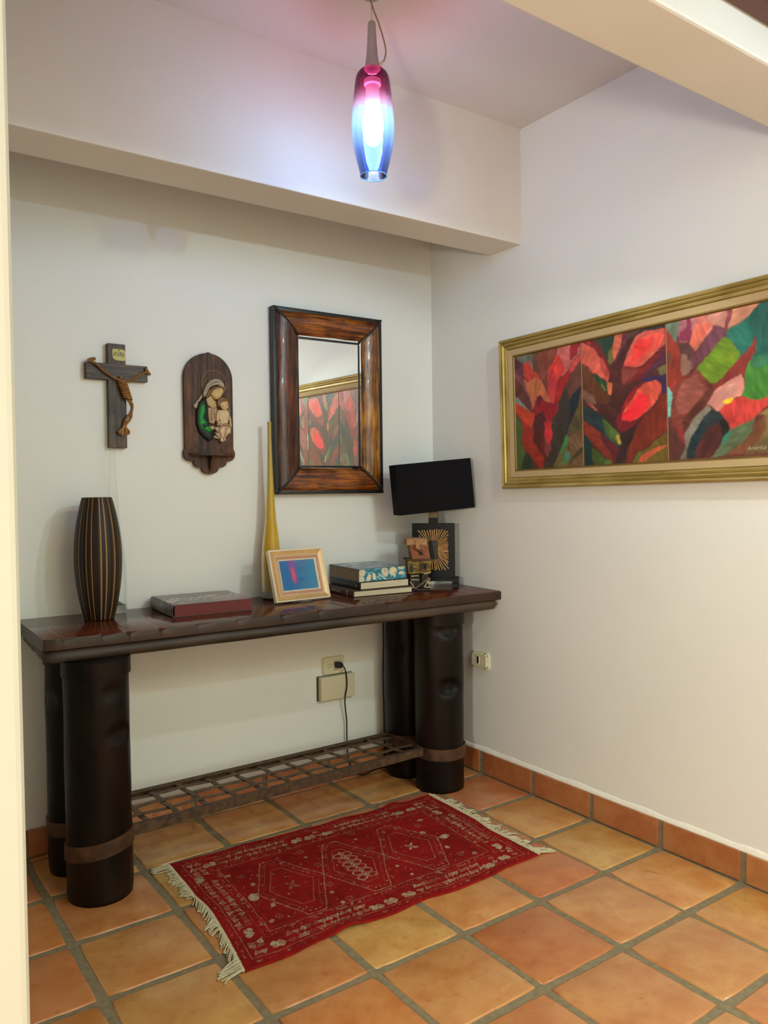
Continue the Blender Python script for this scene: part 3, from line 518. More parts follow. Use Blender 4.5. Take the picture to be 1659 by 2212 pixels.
# ------------------------------------------------------------------ vases
def stripe_vase():
    o = thing('striped_vase', 'tall barrel-shaped brown vase with tan pinstripes at the left end of the table', 'vase', (-1.727, -.15, TZ(-.15)+.0005))
    H = .452; n = 360
    R = lambda t: .053+.033*math.sin(PI*min(1, max(0, t)))**.85 if 0 < t < 1 else .053
    prof = [(R(i/40), H*i/40) for i in range(41)]
    prof = [(.047, 0)] + prof[0:] + [(.049, H+.001), (.046, H-.004)] + [(R(1-i/12)-.006, H-H*.96*i/12) for i in range(1, 13)]
    r = random.Random(12); cols = np.zeros((n, 3)); a = 0; nxt = 3
    while a < n:
        if a >= nxt: w_, c = r.choice([2, 2, 3]), r.choice([(150,108,60), (128,92,50), (158,118,70)]); nxt = a+r.choice([13, 17, 22, 27])
        else:
            u = r.random()
            if u < .30: w_, c = r.choice([1, 1, 2]), r.choice([(82,62,32), (66,46,26)])
            elif u < .36: w_, c = 6, (70,58,32)
            else: w_, c = r.choice([1, 2, 3]), r.choice([(38,20,12), (24,13,9), (16,10,9)])
        cols[a:a+w_] = s(c); a += w_
    me = bpy.data.meshes.new('body'); bm = B(); rings = lathe(bm, prof, n)
    bm.faces.new(rings[0][::-1]); bm.faces.new(rings[-1])
    bm.to_mesh(me); bm.free()
    at = me.color_attributes.new('col', 'FLOAT_COLOR', 'POINT'); K = len(prof); C = np.ones((K, n, 4)); C[:, :, :3] = cols[None]
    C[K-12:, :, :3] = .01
    at.data.foreach_set('color', C.astype(np.float32).ravel())
    obj('body', me, vcmat('pinstripe_lacquer', .5, coat=.0, spec=.3), o, smooth='auto')
stripe_vase()
def glass_mat(name, col, dens=None, rough=.0, ior=1.48):
    """thin clear glass: tinted transparency with Fresnel reflections"""
    m = bpy.data.materials.new(name); m.use_nodes = True; nt = m.node_tree; nt.nodes.clear(); L = nt.links.new
    out = nt.nodes.new('ShaderNodeOutputMaterial'); tr = nt.nodes.new('ShaderNodeBsdfTransparent'); gl = nt.nodes.new('ShaderNodeBsdfGlossy')
    gl.inputs['Roughness'].default_value = .03; fr = nt.nodes.new('ShaderNodeLayerWeight'); fr.inputs[0].default_value = .2
    mx = nt.nodes.new('ShaderNodeMixShader'); cap = nt.nodes.new('ShaderNodeMath'); cap.operation = 'MINIMUM'; cap.inputs[1].default_value = .22; L(fr.outputs['Fresnel'], cap.inputs[0]); L(cap.outputs[0], mx.inputs[0]); L(tr.outputs[0], mx.inputs[1]); L(gl.outputs[0], mx.inputs[2])
    tr.inputs[0].default_value = (*col, 1); L(mx.outputs[0], out.inputs[0]); return m, nt, tr, mx
def bottle_prof(H, top, neck=.0085, base=.043):
    pr_ = []
    for i in range(46):
        t = i/45; z = .028+(H-.028)*t
        if t < .16: r = base+.002*math.sin(t/.16*PI/2)
        elif t < .42: u = (t-.16)/.26; r = base+.002-(.020)*(u**1.5)
        else: u = min(1.0, (t-.42)/.58); r = .025-(.025-neck)*(1-(1-u)**1.9)
        pr_.append((max(neck*.9, r), z))
    pr_[-1] = (top, H); return pr_
# clear one, behind the striped vase
cv = thing('glass_vase', 'tall slender clear glass bottle vase standing against the wall behind the striped vase', 'vase', (-1.640, -.055, TZ(-.055)+.0005))
mg, _, _, _ = glass_mat('clear_glass', (.97,.98,.975))
P = bottle_prof(.770, .0085)
bm = B(); lathe(bm, P, 40); obj('body', bm, mg, cv, smooth=True)
mfoot, nt, p = new_mat('solid_clear_glass'); p.inputs['Transmission Weight'].default_value = 1; p.inputs['Roughness'].default_value = .02; p.inputs['IOR'].default_value = 1.45; p.inputs['Base Color'].default_value = (.96,.97,.96,1)
bm = B(); lathe(bm, [(0, 0), (.036, 0), (.041, .003), (.043, .012), (.0425, .028), (.030, .033), (.012, .045), (0, .048)], 40); obj('foot', bm, mfoot, cv, smooth=True, label='thick solid glass foot')
# amber one
av = thing('glass_vase', 'tall slender amber yellow glass bottle vase with a pale foot, standing behind the photo frame', 'vase', (-.966, -.068, TZ(-.068)+.0005))
m, nt, p = new_mat('amber_glass'); L = nt.links.new
tc = nt.nodes.new('ShaderNodeTexCoord'); sp = nt.nodes.new('ShaderNodeSeparateXYZ'); L(tc.outputs['Object'], sp.inputs[0])
r = nt.nodes.new('ShaderNodeValToRGB'); mr = nt.nodes.new('ShaderNodeMapRange'); mr.inputs[2].default_value = .767
L(sp.outputs['Z'], mr.inputs[0]); L(mr.outputs[0], r.inputs[0]); e = r.color_ramp.elements
e[0].position = .04; e[0].color = (*s((206,190,130)), 1); e[1].position = .24; e[1].color = (*s((222,176,24)), 1); k = e.new(.6); k.color = (*s((214,182,66)), 1); k = e.new(.9); k.color = (*s((196,170,92)), 1)
L(r.outputs[0], p.inputs['Base Color']); p.inputs['Roughness'].default_value = .12; p.inputs['Transmission Weight'].default_value = .35; p.inputs['Coat Weight'].default_value = .6; p.inputs['IOR'].default_value = 1.3
P = bottle_prof(.768, .0095)
bm = B(); lathe(bm, P, 48); lathe(bm, [(r_-.002, z) for r_, z in P[::-1]], 48); obj('body', bm, m, av, smooth=True)
bm = B(); lathe(bm, [(0, 0), (.037, 0), (.042, .003), (.0435, .012), (.043, .030), (.03, .034), (0, .036)], 40); obj('foot', bm, mfoot, av, smooth=True, label='thick clear glass foot')

# ------------------------------------------------------------------ books
def pages_mat(name, c, c2, rough=.8):
    return mat(name, c, rough, scale=160, stretch=(.03,.03,6), c2=c2, bump=.0003, bscale=300, spec=.2)
M_page = pages_mat('book_pages', (226,214,184), (190,176,146)); M_page2 = pages_mat('book_pages_brown', (168,150,122), (128,110,90))
def cover_sheet(name, parent, m, W, D, Z, fn, n=(120, 110), th=0):
    u = np.linspace(0, W, n[0]); v = np.linspace(0, D, n[1]); U, V = np.meshgrid(u, v)
    return grid(name, U, V, np.full(U.shape, Z), fn(U, V), m, parent)
def book(name, label, loc, rz, W, D, T, spine, cover_m, page_m, bt=.003, over=.003, round_sp=.006, group=None):
    """local: x 0..W to the right, y 0..D to the back, z 0..T; spine 'left' or 'front'"""
    o = thing(name, label, 'book', loc, (math.atan(.02), 0, rz), group)
    bm = B()
    if spine == 'left':
        box(bm, 0, W, 0, D, 0, bt, .0008, 1); box(bm, 0, W, 0, D, T-bt, T, .0008, 1)
        n = 10; A = []; 
        for k in range(n+1):
            a = PI/2+PI*k/n; x = round_sp*math.cos(a)*.7; z = T/2+(T/2)*math.sin(a)
            A.append((x, z))
        inner = [(x+bt*.9, T/2+(z-T/2)*.88) for x, z in A]
        prism_pts = A+inner[::-1]
        prism(bm, prism_pts, 0, D)
        pg = (.004, W-over-.001, over+.0005, D-over-.0005, bt, T-bt)
    else:
        box(bm, 0, W, 0, D, 0, bt, .0008, 1); box(bm, 0, W, 0, D, T-bt, T, .0008, 1)
        box(bm, 0, W, -.001, bt, 0, T, .0008, 1)
        pg = (over+.0005, W-over-.0005, .003, D-over, bt, T-bt)
    obj('cover', bm, cover_m, o, smooth='auto')
    bm = B(); box(bm, *pg[:4], pg[4], pg[5], .0006, 1); obj('page_block', bm, page_m, o)
    return o
M_maroonpg = mat('maroon_page_edge', (112,42,44), .7, var=.06, scale=60)
M_bk1 = mat('grey_brown_cover', (98,80,74), .4, var=.15, scale=14)
b1 = book('book', 'thick book with maroon page edge and collage cover lying alone beside the striped vase', (-1.497, -.305, TZ(-.305)+.0005), -.04, .318, .272, .047, 'left', M_bk1, M_maroonpg, .0025, .001, .010)
def collage(U, V):
    W, D = .31, .26
    base = lin([104,86,80])*np.ones(U.shape+(1,)); u = U/W; v = V/D
    c = base*(1+.15*vnoise(U, V, .05, 3))[..., None]
    c = np.where((v > .82)[..., None], lin([112,92,72])*(1+.2*vnoise(U, V, .03, 8))[..., None], c)
    band = (v > .24+.06*u) & (v < .62+.1*u)
    g = vnoise(U*1.0, V*2.2, .013, 5)+.6*vnoise(U, V, .006, 6)
    pc = np.select([(g > .55)[..., None], (g > .1)[..., None], (g > -.4)[..., None]], [lin([214,206,196])*np.ones(3), lin([158,140,126])*np.ones(3), lin([112,92,86])*np.ones(3)], lin([58,48,46])*np.ones(3))
    c = np.where(band[..., None], pc, c)
    blob = ((u-.67)/.06)**2+((v-.62)/.03)**2 < 1; c = np.where(blob[..., None], lin([214,168,108])*np.ones(3), c)
    c = np.where(((v < .24+.06*u) & (u > .55))[..., None], lin([140,96,96])*(1+.15*vnoise(U, V, .02, 9))[..., None], c)
    c = np.where(((abs(u-.12) < .03) & (abs(v-.11) < .02))[..., None], lin([196,180,170])*np.ones(3), c)
    return np.clip(c, 0, 1)
M_print = vcmat('printed_cover', .32, coat=.2)
cs = cover_sheet('cover_print', b1, M_print, .314, .268, .0474, collage, (160, 140)); cs.location = (.002, .002, 0)
# printed spine, left side
def spine_print(parent, D, T, fn, n=(150, 24), x=-.0075, bulge=.003):
    V, Zz = np.meshgrid(np.linspace(.002, D-.002, n[0]), np.linspace(.003, T-.003, n[1]))
    X = x + bulge*(2*Zz/T-1)**2
    return grid('spine_print', X, V, Zz, fn(V/D, Zz/T), M_print, parent)
def sp1(v, z):
    c = lin([62,48,44])*(1+.3*vnoise(v, z, .06, 2))[..., None]
    # v measured from the front end
    pic = (v > .36) & (v < .52); g = vnoise(v*1, z*.5, .02, 4)
    c = np.where(pic[..., None], np.where((g > .1)[..., None], lin([176,164,158])*np.ones(3), lin([90,76,72])*np.ones(3)), c)
    pic = (v > .56) & (v < .68); c = np.where((pic & (z < .55) & (vnoise(v, z*.4, .016, 6) > -.2))[..., None], lin([170,160,154])*np.ones(3), c)
    c = np.where((v > .92)[..., None], lin([92,60,56])*np.ones(3), c)
    return np.clip(c, 0, 1)
spine_print(b1, .272, .047, sp1, x=-.0088)
# pile of three
zb = TZ(-.275)+.0005
M_bk2 = mat('brown_book_cloth', (74,50,42), .55, var=.12, scale=60)
M_bk3 = mat('black_navy_cover', (18,20,26), .35, var=.1)
M_bk4 = mat('teal_grey_cover', (96,110,120), .35, var=.15, scale=8)
p1 = book('book', 'brown cloth-bound book with cream pages, bottom of the pile of three', (-.674, -.279, zb), -.065, .310, .262, .029, 'left', M_bk2, M_page, .003, .004, .006)
p2 = book('book', 'black hardback book with cream pages, middle of the pile of three', (-.638, -.276, zb+.0296), -.02, .262, .25, .034, 'left', M_bk3, M_page, .0025, .001, .004)
p3 = book('book', 'thick art book with teal and cream painted spine, top of the pile of three', (-.641, -.268, zb+.0642), -.03, .252, .262, .057, 'front', M_bk4, M_page2, .0035, .003)
def txt(name, body, size, parent, loc, rot, m, ext=.0004, align='LEFT', shear=0, label=None):
    cu = bpy.data.curves.new(name, 'FONT'); cu.body = body; cu.size = size; cu.extrude = ext; cu.align_x = align; cu.shear = shear
    t = bpy.data.objects.new(name, cu); COL.objects.link(t)
    me = bpy.data.meshes.new_from_object(t); bpy.data.objects.remove(t)
    me.name = name; me.materials.clear(); me.materials.append(m)
    o = bpy.data.objects.new(name, me); COL.objects.link(o); o.parent = parent; o.location = loc; o.rotation_euler = rot
    return o
M_gold = mat('gilt_lettering', (178,156,104), .5, var=.05)
M_dim = mat('dull_olive_line', (92,84,48), .5, var=.05)
# spine marks, facing -x ; text runs from the back to the front
RS = Matrix(((0, 0, -1), (-1, 0, 0), (0, 1, 0))).to_euler()
txt('lettering', 'BARROCA', .019, p1, (-.0046, .205, .0085), RS, M_gold)
bm = B(); box(bm, -.0048, -.0035, .052, .0535, .002, .027); box(bm, -.0048, -.0035, .060, .061, .002, .027); obj('spine_line', bm, M_gold, p1)
bm = B(); box(bm, -.0034, -.0022, .05, .235, .0165, .018); obj('spine_line', bm, M_dim, p2)
bm = B(); box(bm, -.0034, -.0022, .028, .036, .010, .021); obj('emblem', bm, M_gold, p2)
def watery(U, V):
    g = vnoise(U, V*1.6, .05, 11)+.5*vnoise(U, V, .02, 12)
    c = lin([112,124,136])*(1+.30*g)[..., None]
    c = np.where((g > .55)[..., None], lin([170,176,182])*np.ones(3), c); c = np.where((g < -.75)[..., None], lin([70,86,104])*np.ones(3), c)
    e = (U > .20)[..., None]; c = np.where(e, c*np.array([.7,.95,1.0]), c); return np.clip(c, 0, 1)
cs = cover_sheet('cover_print', p3, M_print, .248, .256, .0574, watery, (110, 110)); cs.location = (.002, .002, 0)
def tealspine():
    W, T = .252, .057; U, Z = np.meshgrid(np.linspace(.001, W-.001, 260), np.linspace(.001, T-.001, 64))
    u = U/W*785+640; z = (1-Z/T)*215+165      # proportions of the printed artwork
    n1 = vnoise(u, z, 26, 3); uu = u+5*vnoise(u, z, 18, 4); zz = z+5*vnoise(u, z, 15, 5)
    c = lin([42,118,138])*(1+.35*n1)[..., None]
    c = np.where((vnoise(u*.6, z, 20, 8) > .45)[..., None], lin([120,176,184])*np.ones(3), c)
    def ell(cx, cy, rx, ry, col, rot=0, shade=None):
        nonlocal c
        a = math.radians(rot); dx = uu-cx; dy = zz-cy; x = dx*math.cos(a)+dy*math.sin(a); y = -dx*math.sin(a)+dy*math.cos(a)
        q = (x/rx)**2+(y/ry)**2
        c = np.where((q < 1.25)[..., None], lin([110,160,168])*np.ones(3), c)
        c = np.where((q < 1)[..., None], lin(col)*(1+.12*n1)[..., None], c)
    CR = [224,208,172]
    ell(690, 230, 55, 55, [206,196,160]); ell(670, 340, 55, 60, [206,200,168]); ell(800, 320, 34, 62, CR, 18); ell(890, 300, 30, 58, CR, -12)
    ell(1068, 238, 55, 78, [214,200,170], -15); ell(1070, 215, 24, 30, [190,176,150]); ell(1205, 235, 62, 72, CR); ell(1238, 262, 9, 9, [40,50,56]); ell(1345, 175, 55, 38, [204,196,166]); ell(1345, 275, 44, 30, [216,200,166])
    ell(1030, 320, 90, 12, [196,204,196], 38); ell(1232, 315, 18, 30, [206,206,190])
    yb = np.full(U.shape, -.0014)
    grid('spine_print', U, yb, Z, np.clip(c, 0, 1), M_print, p3)
tealspine()

# ------------------------------------------------------------------ mitred frames
def mitred(name, parent, origin, ux, uy, W, H, ws, profile, mat_fn, N=1, wob=0, seed=0):
    """four mitred rails. origin: lower left outer corner; ux, uy unit vectors in the picture plane; ws = widths (left, right, bottom, top);
    profile: (fraction inward 0..1, height). Local: x along, y inward, z out"""
    nz_ = Vector(ux).cross(Vector(uy))
    ux = Vector(ux); uy = Vector(uy); origin = Vector(origin); out = []
    sides = [('bottom', origin, ux, uy, W, ws[2], ws[0], ws[1]), ('right', origin+ux*W, uy, -ux, H, ws[1], ws[2], ws[3]),
             ('top', origin+ux*W+uy*H, -ux, -uy, W, ws[3], ws[1], ws[0]), ('left', origin+uy*H, -uy, ux, H, ws[0], ws[3], ws[2])]
    for k, (nm, o0, a, b, L_, wd, w0, w1) in enumerate(sides):
        bm = B(); rows = []
        for f, h in profile:
            row = []
            for i in range(N+1):
                t = i/N; x0 = w0*f; x1 = L_-w1*f; x = x0+(x1-x0)*t
                dy = wob*noise.noise(Vector((x*9, k*5+seed, f*2))) if 0 < t < 1 else 0
                dz = wob*.8*noise.noise(Vector((x*7, k*3+9+seed, f*3))) if 0 < f < 1 else 0
                row.append(bm.verts.new((x, wd*f+dy, h+dz)))
            rows.append(row)
        for r0, r1 in zip(rows, rows[1:]):
            for i in range(N): bm.faces.new((r0[i], r0[i+1], r1[i+1], r1[i]))
        bmesh.ops.recalc_face_normals(bm, faces=bm.faces)
        me = bpy.data.meshes.new(name); bm.to_mesh(me); bm.free()
        me.materials.append(mat_fn(nm))
        o = bpy.data.objects.new(name, me); COL.objects.link(o)
        M = Matrix((a, b, nz_)).transposed().to_4x4(); M.translation = o0
        o.parent = parent; o.matrix_local = M
        out.append(o)
        if N > 1: me.polygons.foreach_set('use_smooth', [True]*len(me.polygons))
    return out
# --- mirror on the back wall
mir = thing('wall_mirror', 'rectangular wall mirror in a wide rustic brown wood frame with black edges', 'mirror', (-.925, -.001, 1.348))
G1 = grain('burnt_orange_wood', (40,18,6), (128,68,20), (172,98,28), .3)
G2 = grain('burnt_brown_wood', (36,18,10), (88,44,22), (122,68,34), .34)
G3 = grain('burnt_golden_wood', (56,30,8), (150,94,26), (196,132,36), .3)
ux, uy = Vector((1,0,0)), Vector((0,0,1)); MW, MH = .582, .834
bm = B()
def ringbox(bm, W, H, w_, y0, y1, inset=0, wob=.0):
    i = inset
    for a in ((i, W-i, i, i+w_), (i, W-i, H-i-w_, H-i), (i, i+w_, i+w_, H-i-w_), (W-i-w_, W-i, i+w_, H-i-w_)):
        box(bm, a[0], a[1], y0, y1, a[2], a[3], .0025, 2)
M_char = mat('charred_black_edge', (24,20,18), .42, var=.2, scale=30, bump=.001, bscale=40)
ringbox(bm, MW, MH, .020, -.041, 0); ringbox(bm, MW-.0, MH, .010, -.030, 0, .121)
# black seams along the mitres
for (x0, z0, x1, z1) in ((.004,.004,.126,.121), (MW-.004,.004,MW-.118,.121), (.004,MH-.004,.128,MH-.118), (MW-.004,MH-.004,MW-.118,MH-.118)):
    q = [Vector((x0+(x1-x0)*t, -.037-.012*math.sin(PI*min(1, .12+.85*t)), z0+(z1-z0)*t)) for t in [k/8 for k in range(9)]]
    tube(bm, q, .0065, 8)
obj('edging', bm, M_char, mir, smooth='auto', label='charred black outer edge, inner lip and mitre seams')
prof = [(0.08, .030), (.14, .042), (.26, .050), (.42, .052), (.60, .050), (.8, .042), (.95, .030), (1.0, .016)]
mitred('frame_rail', mir, (0, 0, 0), ux, uy, MW, MH, (.132, .118, .120, .118), prof, lambda n: {'top': G1, 'bottom': G1, 'left': G2, 'right': G3}[n], N=26, wob=.004)
mm, nt, p = new_mat('mirror_silver'); p.inputs['Metallic'].default_value = 1; p.inputs['Roughness'].default_value = .0; p.inputs['Base Color'].default_value = (.90,.91,.87,1)
bm = B(); box(bm, .11, MW-.10, -.016, -.014, .10, MH-.10); mgl = obj('mirror_glass', bm, mm, mir, label='silvered mirror glass'); mgl.rotation_euler = (.006, 0, -.018)
bm = B(); box(bm, .02, MW-.02, -.008, 0, .02, MH-.02); obj('back_panel', bm, M_char, mir)

# --- long painting on the right wall.  local: x along -Y of the room, y up, z out from the wall
pic = thing('painting', 'long framed triptych painting of red heliconia flowers and green leaves on the right wall', 'painting', (-.012, -.538, 1.360), (0,0,0))
lean = math.radians(.6); tilt = math.radians(.75)
base = Matrix(((0, 0, -1), (-1, 0, 0), (0, 1, 0)))          # columns: x->-Y, y->+Z, z->-X
Rm = base @ Matrix.Rotation(tilt, 3, 'Z') @ Matrix.Rotation(lean, 3, 'X')
pic.rotation_euler = Rm.to_euler()
M_gf = mat('old_gold_frame', (188,164,98), .38, metal=.35, var=.12, scale=30, stretch=(.2,1,1), c2=(156,132,68))
M_liner = mat('linen_liner', (190,164,120), .85, var=.08, scale=400, bump=.0003, bscale=900, spec=.15)
PW, PH = 1.355, .672
prof = [(0, 0), (0, .012), (.04, .020), (.16, .026), (.30, .023), (.33, .016), (.35, .018), (.52, .023), (.60, .019), (.63, .013), (.66, .015), (.80, .0175), (.90, .0165), (.93, .010), (1, .008)]
mitred('frame_rail', pic, (0, 0, 0), (1,0,0), (0,1,0), PW, PH, (.052,)*4, prof, lambda n: M_gf)
prof = [(0, .010), (.05, .013), (.75, .011), (.78, .008), (.84, .010), (.90, .010), (1, .005)]
mitred('liner', pic, (.050, .050, 0), (1,0,0), (0,1,0), PW-.10, PH-.10, (.034,)*4, prof, lambda n: M_liner)
M_lip = mat('gold_inner_lip', (120,92,36), .45, metal=.3, var=.1)
prof = [(0, .006), (.3, .0105), (.7, .0095), (1, .004)]
mitred('inner_lip', pic, (.076, .076, 0), (1,0,0), (0,1,0), PW-.152, PH-.152, (.010,)*4, prof, lambda n: M_lip)
bm = B(); box(bm, .01, PW-.01, .01, PH-.01, -.004, .002); obj('backing', bm, M_liner, pic)
M_paint = vcmat('oil_paint', .42, coat=.15, bump=.0005, bscale=110, spec=.4)
def canvas(x0, x1, data, seed, st=2.0):
    """panel of the triptych; data polygons in mm, u from the left of the canvas, v up"""
    u = np.arange(x0, x1+.1, st); v = np.arange(-2, 532, st); U, V = np.meshgrid(u, v)
    Uw = U+2.5*vnoise(U, V, 22, seed)+1.0*vnoise(U, V, 7, seed+1)+1.2*rng.standard_normal(U.shape); Vw = V+2.5*vnoise(U, V, 20, seed+2)+1.0*vnoise(U, V, 6, seed+3)+1.2*rng.standard_normal(U.shape)
    ox, oz = 0.0, 0.0
    C = np.zeros(U.shape+(3,)); R_ = np.random.default_rng(seed)
    C[:] = lin(data[0][0])
    for col, poly in data:
        ins = inpoly(Uw, Vw, poly)
        a = R_.uniform(0, PI); st_ = vnoise(U*math.cos(a)+V*math.sin(a), (V*math.cos(a)-U*math.sin(a))*.25, 9, seed+int(a*100))
        big = vnoise(U, V, 45, int(a*77))
        c = lin(col)[None, None]*(1+.20*st_+.22*big)[..., None]*np.where(st_ > .45, 1.12, 1)[..., None]
        C = np.where(ins[..., None], c, C)
    for _ in range(2):
        C = (C+np.roll(C, 1, 0)+np.roll(C, 1, 1)+np.roll(C, -1, 0)+np.roll(C, -1, 1))/5
    C = np.clip(C*PAINT_GAIN*(1+.05*rng.standard_normal(U.shape))[..., None], 0, .95)
    o = grid('canvas_panel', U/1000+.083, V/1000+.079, np.full(U.shape, .0045), C, M_paint, pic)
    return o
PAINT_GAIN = .95
c1 = canvas(-4, 383, PAINT_A, 10); c1['label'] = 'left canvas panel, red pointed petals'
c2 = canvas(387, 781, PAINT_B, 30); c2['label'] = 'middle canvas panel, two bright red buds'
c3 = canvas(785, 1192, PAINT_C, 50); c3['label'] = 'right canvas panel, green leaves and a pink petal'
M_sig = mat('pale_signature_paint', (176,168,136), .6, var=.05)
txt('signature', 'América', .020, pic, (.083+1.086, .079+.026, .0050), (0, 0, 0), M_sig, .0002, shear=.35)

# --- small photo frame on the table
pf = thing('photo_frame', 'small pale gold photo frame with white lines standing tilted on the table, blue picture inside', 'picture frame', (-1.040, -.245, TZ(-.245)+.0045), (0, 0, .06))
R2 = Matrix.Rotation(math.radians(90-17), 3, 'X')
holder = Matrix(R2)
ax, ay = Vector(holder @ Vector((1,0,0))), Vector(holder @ Vector((0,1,0)))
FW, FH = .272, .224
M_pg = mat('pale_gold_moulding', (208,166,108), .35, metal=.2, var=.06, scale=40)
M_pp = mat('pinkish_bronze_moulding', (206,160,128), .4, metal=.15, var=.06, scale=40)
M_wl = mat('ivory_line', (240,230,206), .4, var=.03)
def fr(name, off, wd, prof, m):
    org = ax*off+ay*off
    return mitred(name, pf, org, ax, ay, FW-2*off, FH-2*off, (wd,)*4, prof, lambda n: m)
fr('outer_edge', 0, .006, [(0, -.010), (0, .010), (.5, .013), (1, .011)], M_wl)
fr('frame_rail', .006, .018, [(0, .011), (.2, .013), (.8, .009), (1, .008)], M_pg)
fr('inner_line', .024, .003, [(0, .008), (.5, .0105), (1, .008)], M_wl)
fr('inner_rail', .027, .016, [(0, .008), (.3, .0075), (.5, .009), (.8, .005), (1, .004)], M_pp)
fr('sight_edge', .043, .005, [(0, .004), (.3, .006), (1, .002)], M_wl)
def bluepic(U, V):
    u = U/.176; v = V/.128
    c = lin([36,110,160])[None, None]*(1+.0*U)[..., None]
    mixr = np.clip((u-.25)*1.0, 0, 1)[..., None]; c = lin([24,108,168])*(1-mixr)+lin([80,148,178])*mixr
    c = c*(1+.08*vnoise(U, V, .03, 4))[..., None]
    cx = .34+.05*(1-v); w1 = np.exp(-((u-cx)/.085)**2)*np.clip((v-.12)*3, 0, 1)[...]; c = c*(1-.75*w1[..., None])+lin([150,70,150])*.75*w1[..., None]
    w2 = np.exp(-((u-cx)/.04)**2)*np.exp(-((v-.52)/.24)**4); c = c*(1-w2[..., None])+lin([240,90,100])*w2[..., None]
    d = np.exp(-((u-.55-.3*(v-.35))/.14)**2-((v-.36)/.06)**2)[..., None]*.5; c = c*(1-d)+lin([26,90,124])*d
    return np.clip(c, 0, 1)
u, v = np.meshgrid(np.linspace(0, .180, 100), np.linspace(0, .132, 80)); C_ = bluepic(u, v)
P3 = ax[:]; 
X = .046*(ax.x+ay.x)+u*ax.x+v*ay.x; Y = .046*(ax.y+ay.y)+u*ax.y+v*ay.y; Z = .046*(ax.z+ay.z)+u*ax.z+v*ay.z
nrm = ax.cross(ay)
grid('photograph', X+nrm.x*.002, Y+nrm.y*.002, Z+nrm.z*.002, C_, vcmat('glossy_photo', .06, coat=1), pf)
bm = B(); M4 = Matrix((ax, ay, nrm)).transposed().to_4x4(); box(bm, .003, FW-.003, .003, FH-.003, -.010, -.001, M=M4)
obj('back_board', bm, M_black, pf)
bm = B(); top = ax*(FW/2)+ay*(FH*.7)-nrm*.010; bot = Vector((FW/2, .135, .001))
bar(bm, top, bot, .05, .003, up=Vector((1,0,0)).cross((bot-top).normalized())); obj('easel_strut', bm, M_black, pf)

# ------------------------------------------------------------------ table lamp
tl = thing('table_lamp', 'black table lamp with a wide box shade and a square sunburst panel base', 'lamp', (-.172, -.212, TZ(-.212)+.0016), (0, 0, -math.radians(44)))
M_lb = mat('black_lacquer', (8,9,12), .5, var=.1, spec=.25); M_ray = mat('bronze_ray', (206,154,92), .45, metal=.2, var=.15, scale=60)
M_shade = mat('black_shade_fabric', (14,13,16), .85, var=.08, scale=500, bump=.0002, bscale=1500, spec=.15)
M_gilt = mat('mottled_bronze_leaf', (118,102,70), .5, metal=.3, var=.3, scale=60)
bm = B(); box(bm, -.118, .118, -.014, .014, .028, .046, .002)
for sx in (-1, 1):
    box(bm, sx*.105-.014, sx*.105+.014, -.048, .048, .018, .046, .002)
    for yy_ in (-.037, .037): box(bm, sx*.105-.014, sx*.105+.014, yy_-.011, yy_+.011, 0, .03, .002)
obj('stand', bm, M_lb, tl)
bm = B(); box(bm, -.102, .102, -.013, .013, .046, .306, .0015)
pn = obj('panel', bm, M_lb, tl)
bm = B(); box(bm, -.021, .021, -.020, -.012, .135, .222, .001); obj('centre_block', bm, M_black, tl)
for k in range(52):
    a = 2*PI*(k+.5)/52+random.uniform(-.02,.02)
    dx, dz = math.cos(a), math.sin(a)
    def edge(w_, h): return min(w_/abs(dx) if abs(dx) > 1e-6 else 9, h/abs(dz) if abs(dz) > 1e-6 else 9)
    r0 = edge(.022, .0445); r1 = edge(.073, .100)*random.uniform(.93, 1.0); n = 5; pts = []
    for i in range(n+1):
        r_ = r0+(r1-r0)*i/n; wv = .0009*math.sin(i*1.9+k)
        pts.append(Vector((dx*r_-dz*wv, -.0145, .1785+dz*r_+dx*wv)))
    bm = B(); tube(bm, pts, [.0015+.0014*i/n for i in range(n+1)], 5); obj('ray', bm, M_ray, tl)
bm = B(); box(bm, -.022, .022, -.016, .016, .304, .332, .001); nk = obj('neck', bm, M_lb, tl)
bm = B(); box(bm, -.0215, .0215, -.0155, .0155, .332, .372, .001); obj('neck_sleeve', bm, M_gilt, tl, label='mottled bronze sleeve below the shade')
bm = B(); tube(bm, [(0, 0, .37), (0, 0, .50)], .009, 12); obj('lamp_holder', bm, M_lb, tl)
def shade_bm(w_, d, h, t=.003):
    bm = B(); 
    for x0, x1, y0, y1 in ((-w_, w_, -d, -d+t), (-w_, w_, d-t, d), (-w_, -w_+t, -d+t, d-t), (w_-t, w_, -d+t, d-t)): box(bm, x0, x1, y0, y1, 0, h, .0008, 1)
    bar(bm, (-w_+.002, 0, h*.6), (w_-.002, 0, h*.6), .004, .004); return bm
sh = obj('lamp_shade', shade_bm(.186, .056, .236), M_shade, tl)
Mw = Matrix.Translation((-.187, -.238, TZ(-.236)+.366)) @ Matrix.Rotation(-math.radians(21), 4, 'Z') @ Matrix.Rotation(-math.radians(5), 4, 'Y')
tlM = Matrix.Translation(tl.location) @ tl.rotation_euler.to_matrix().to_4x4()
sh.matrix_local = tlM.inverted() @ Mw

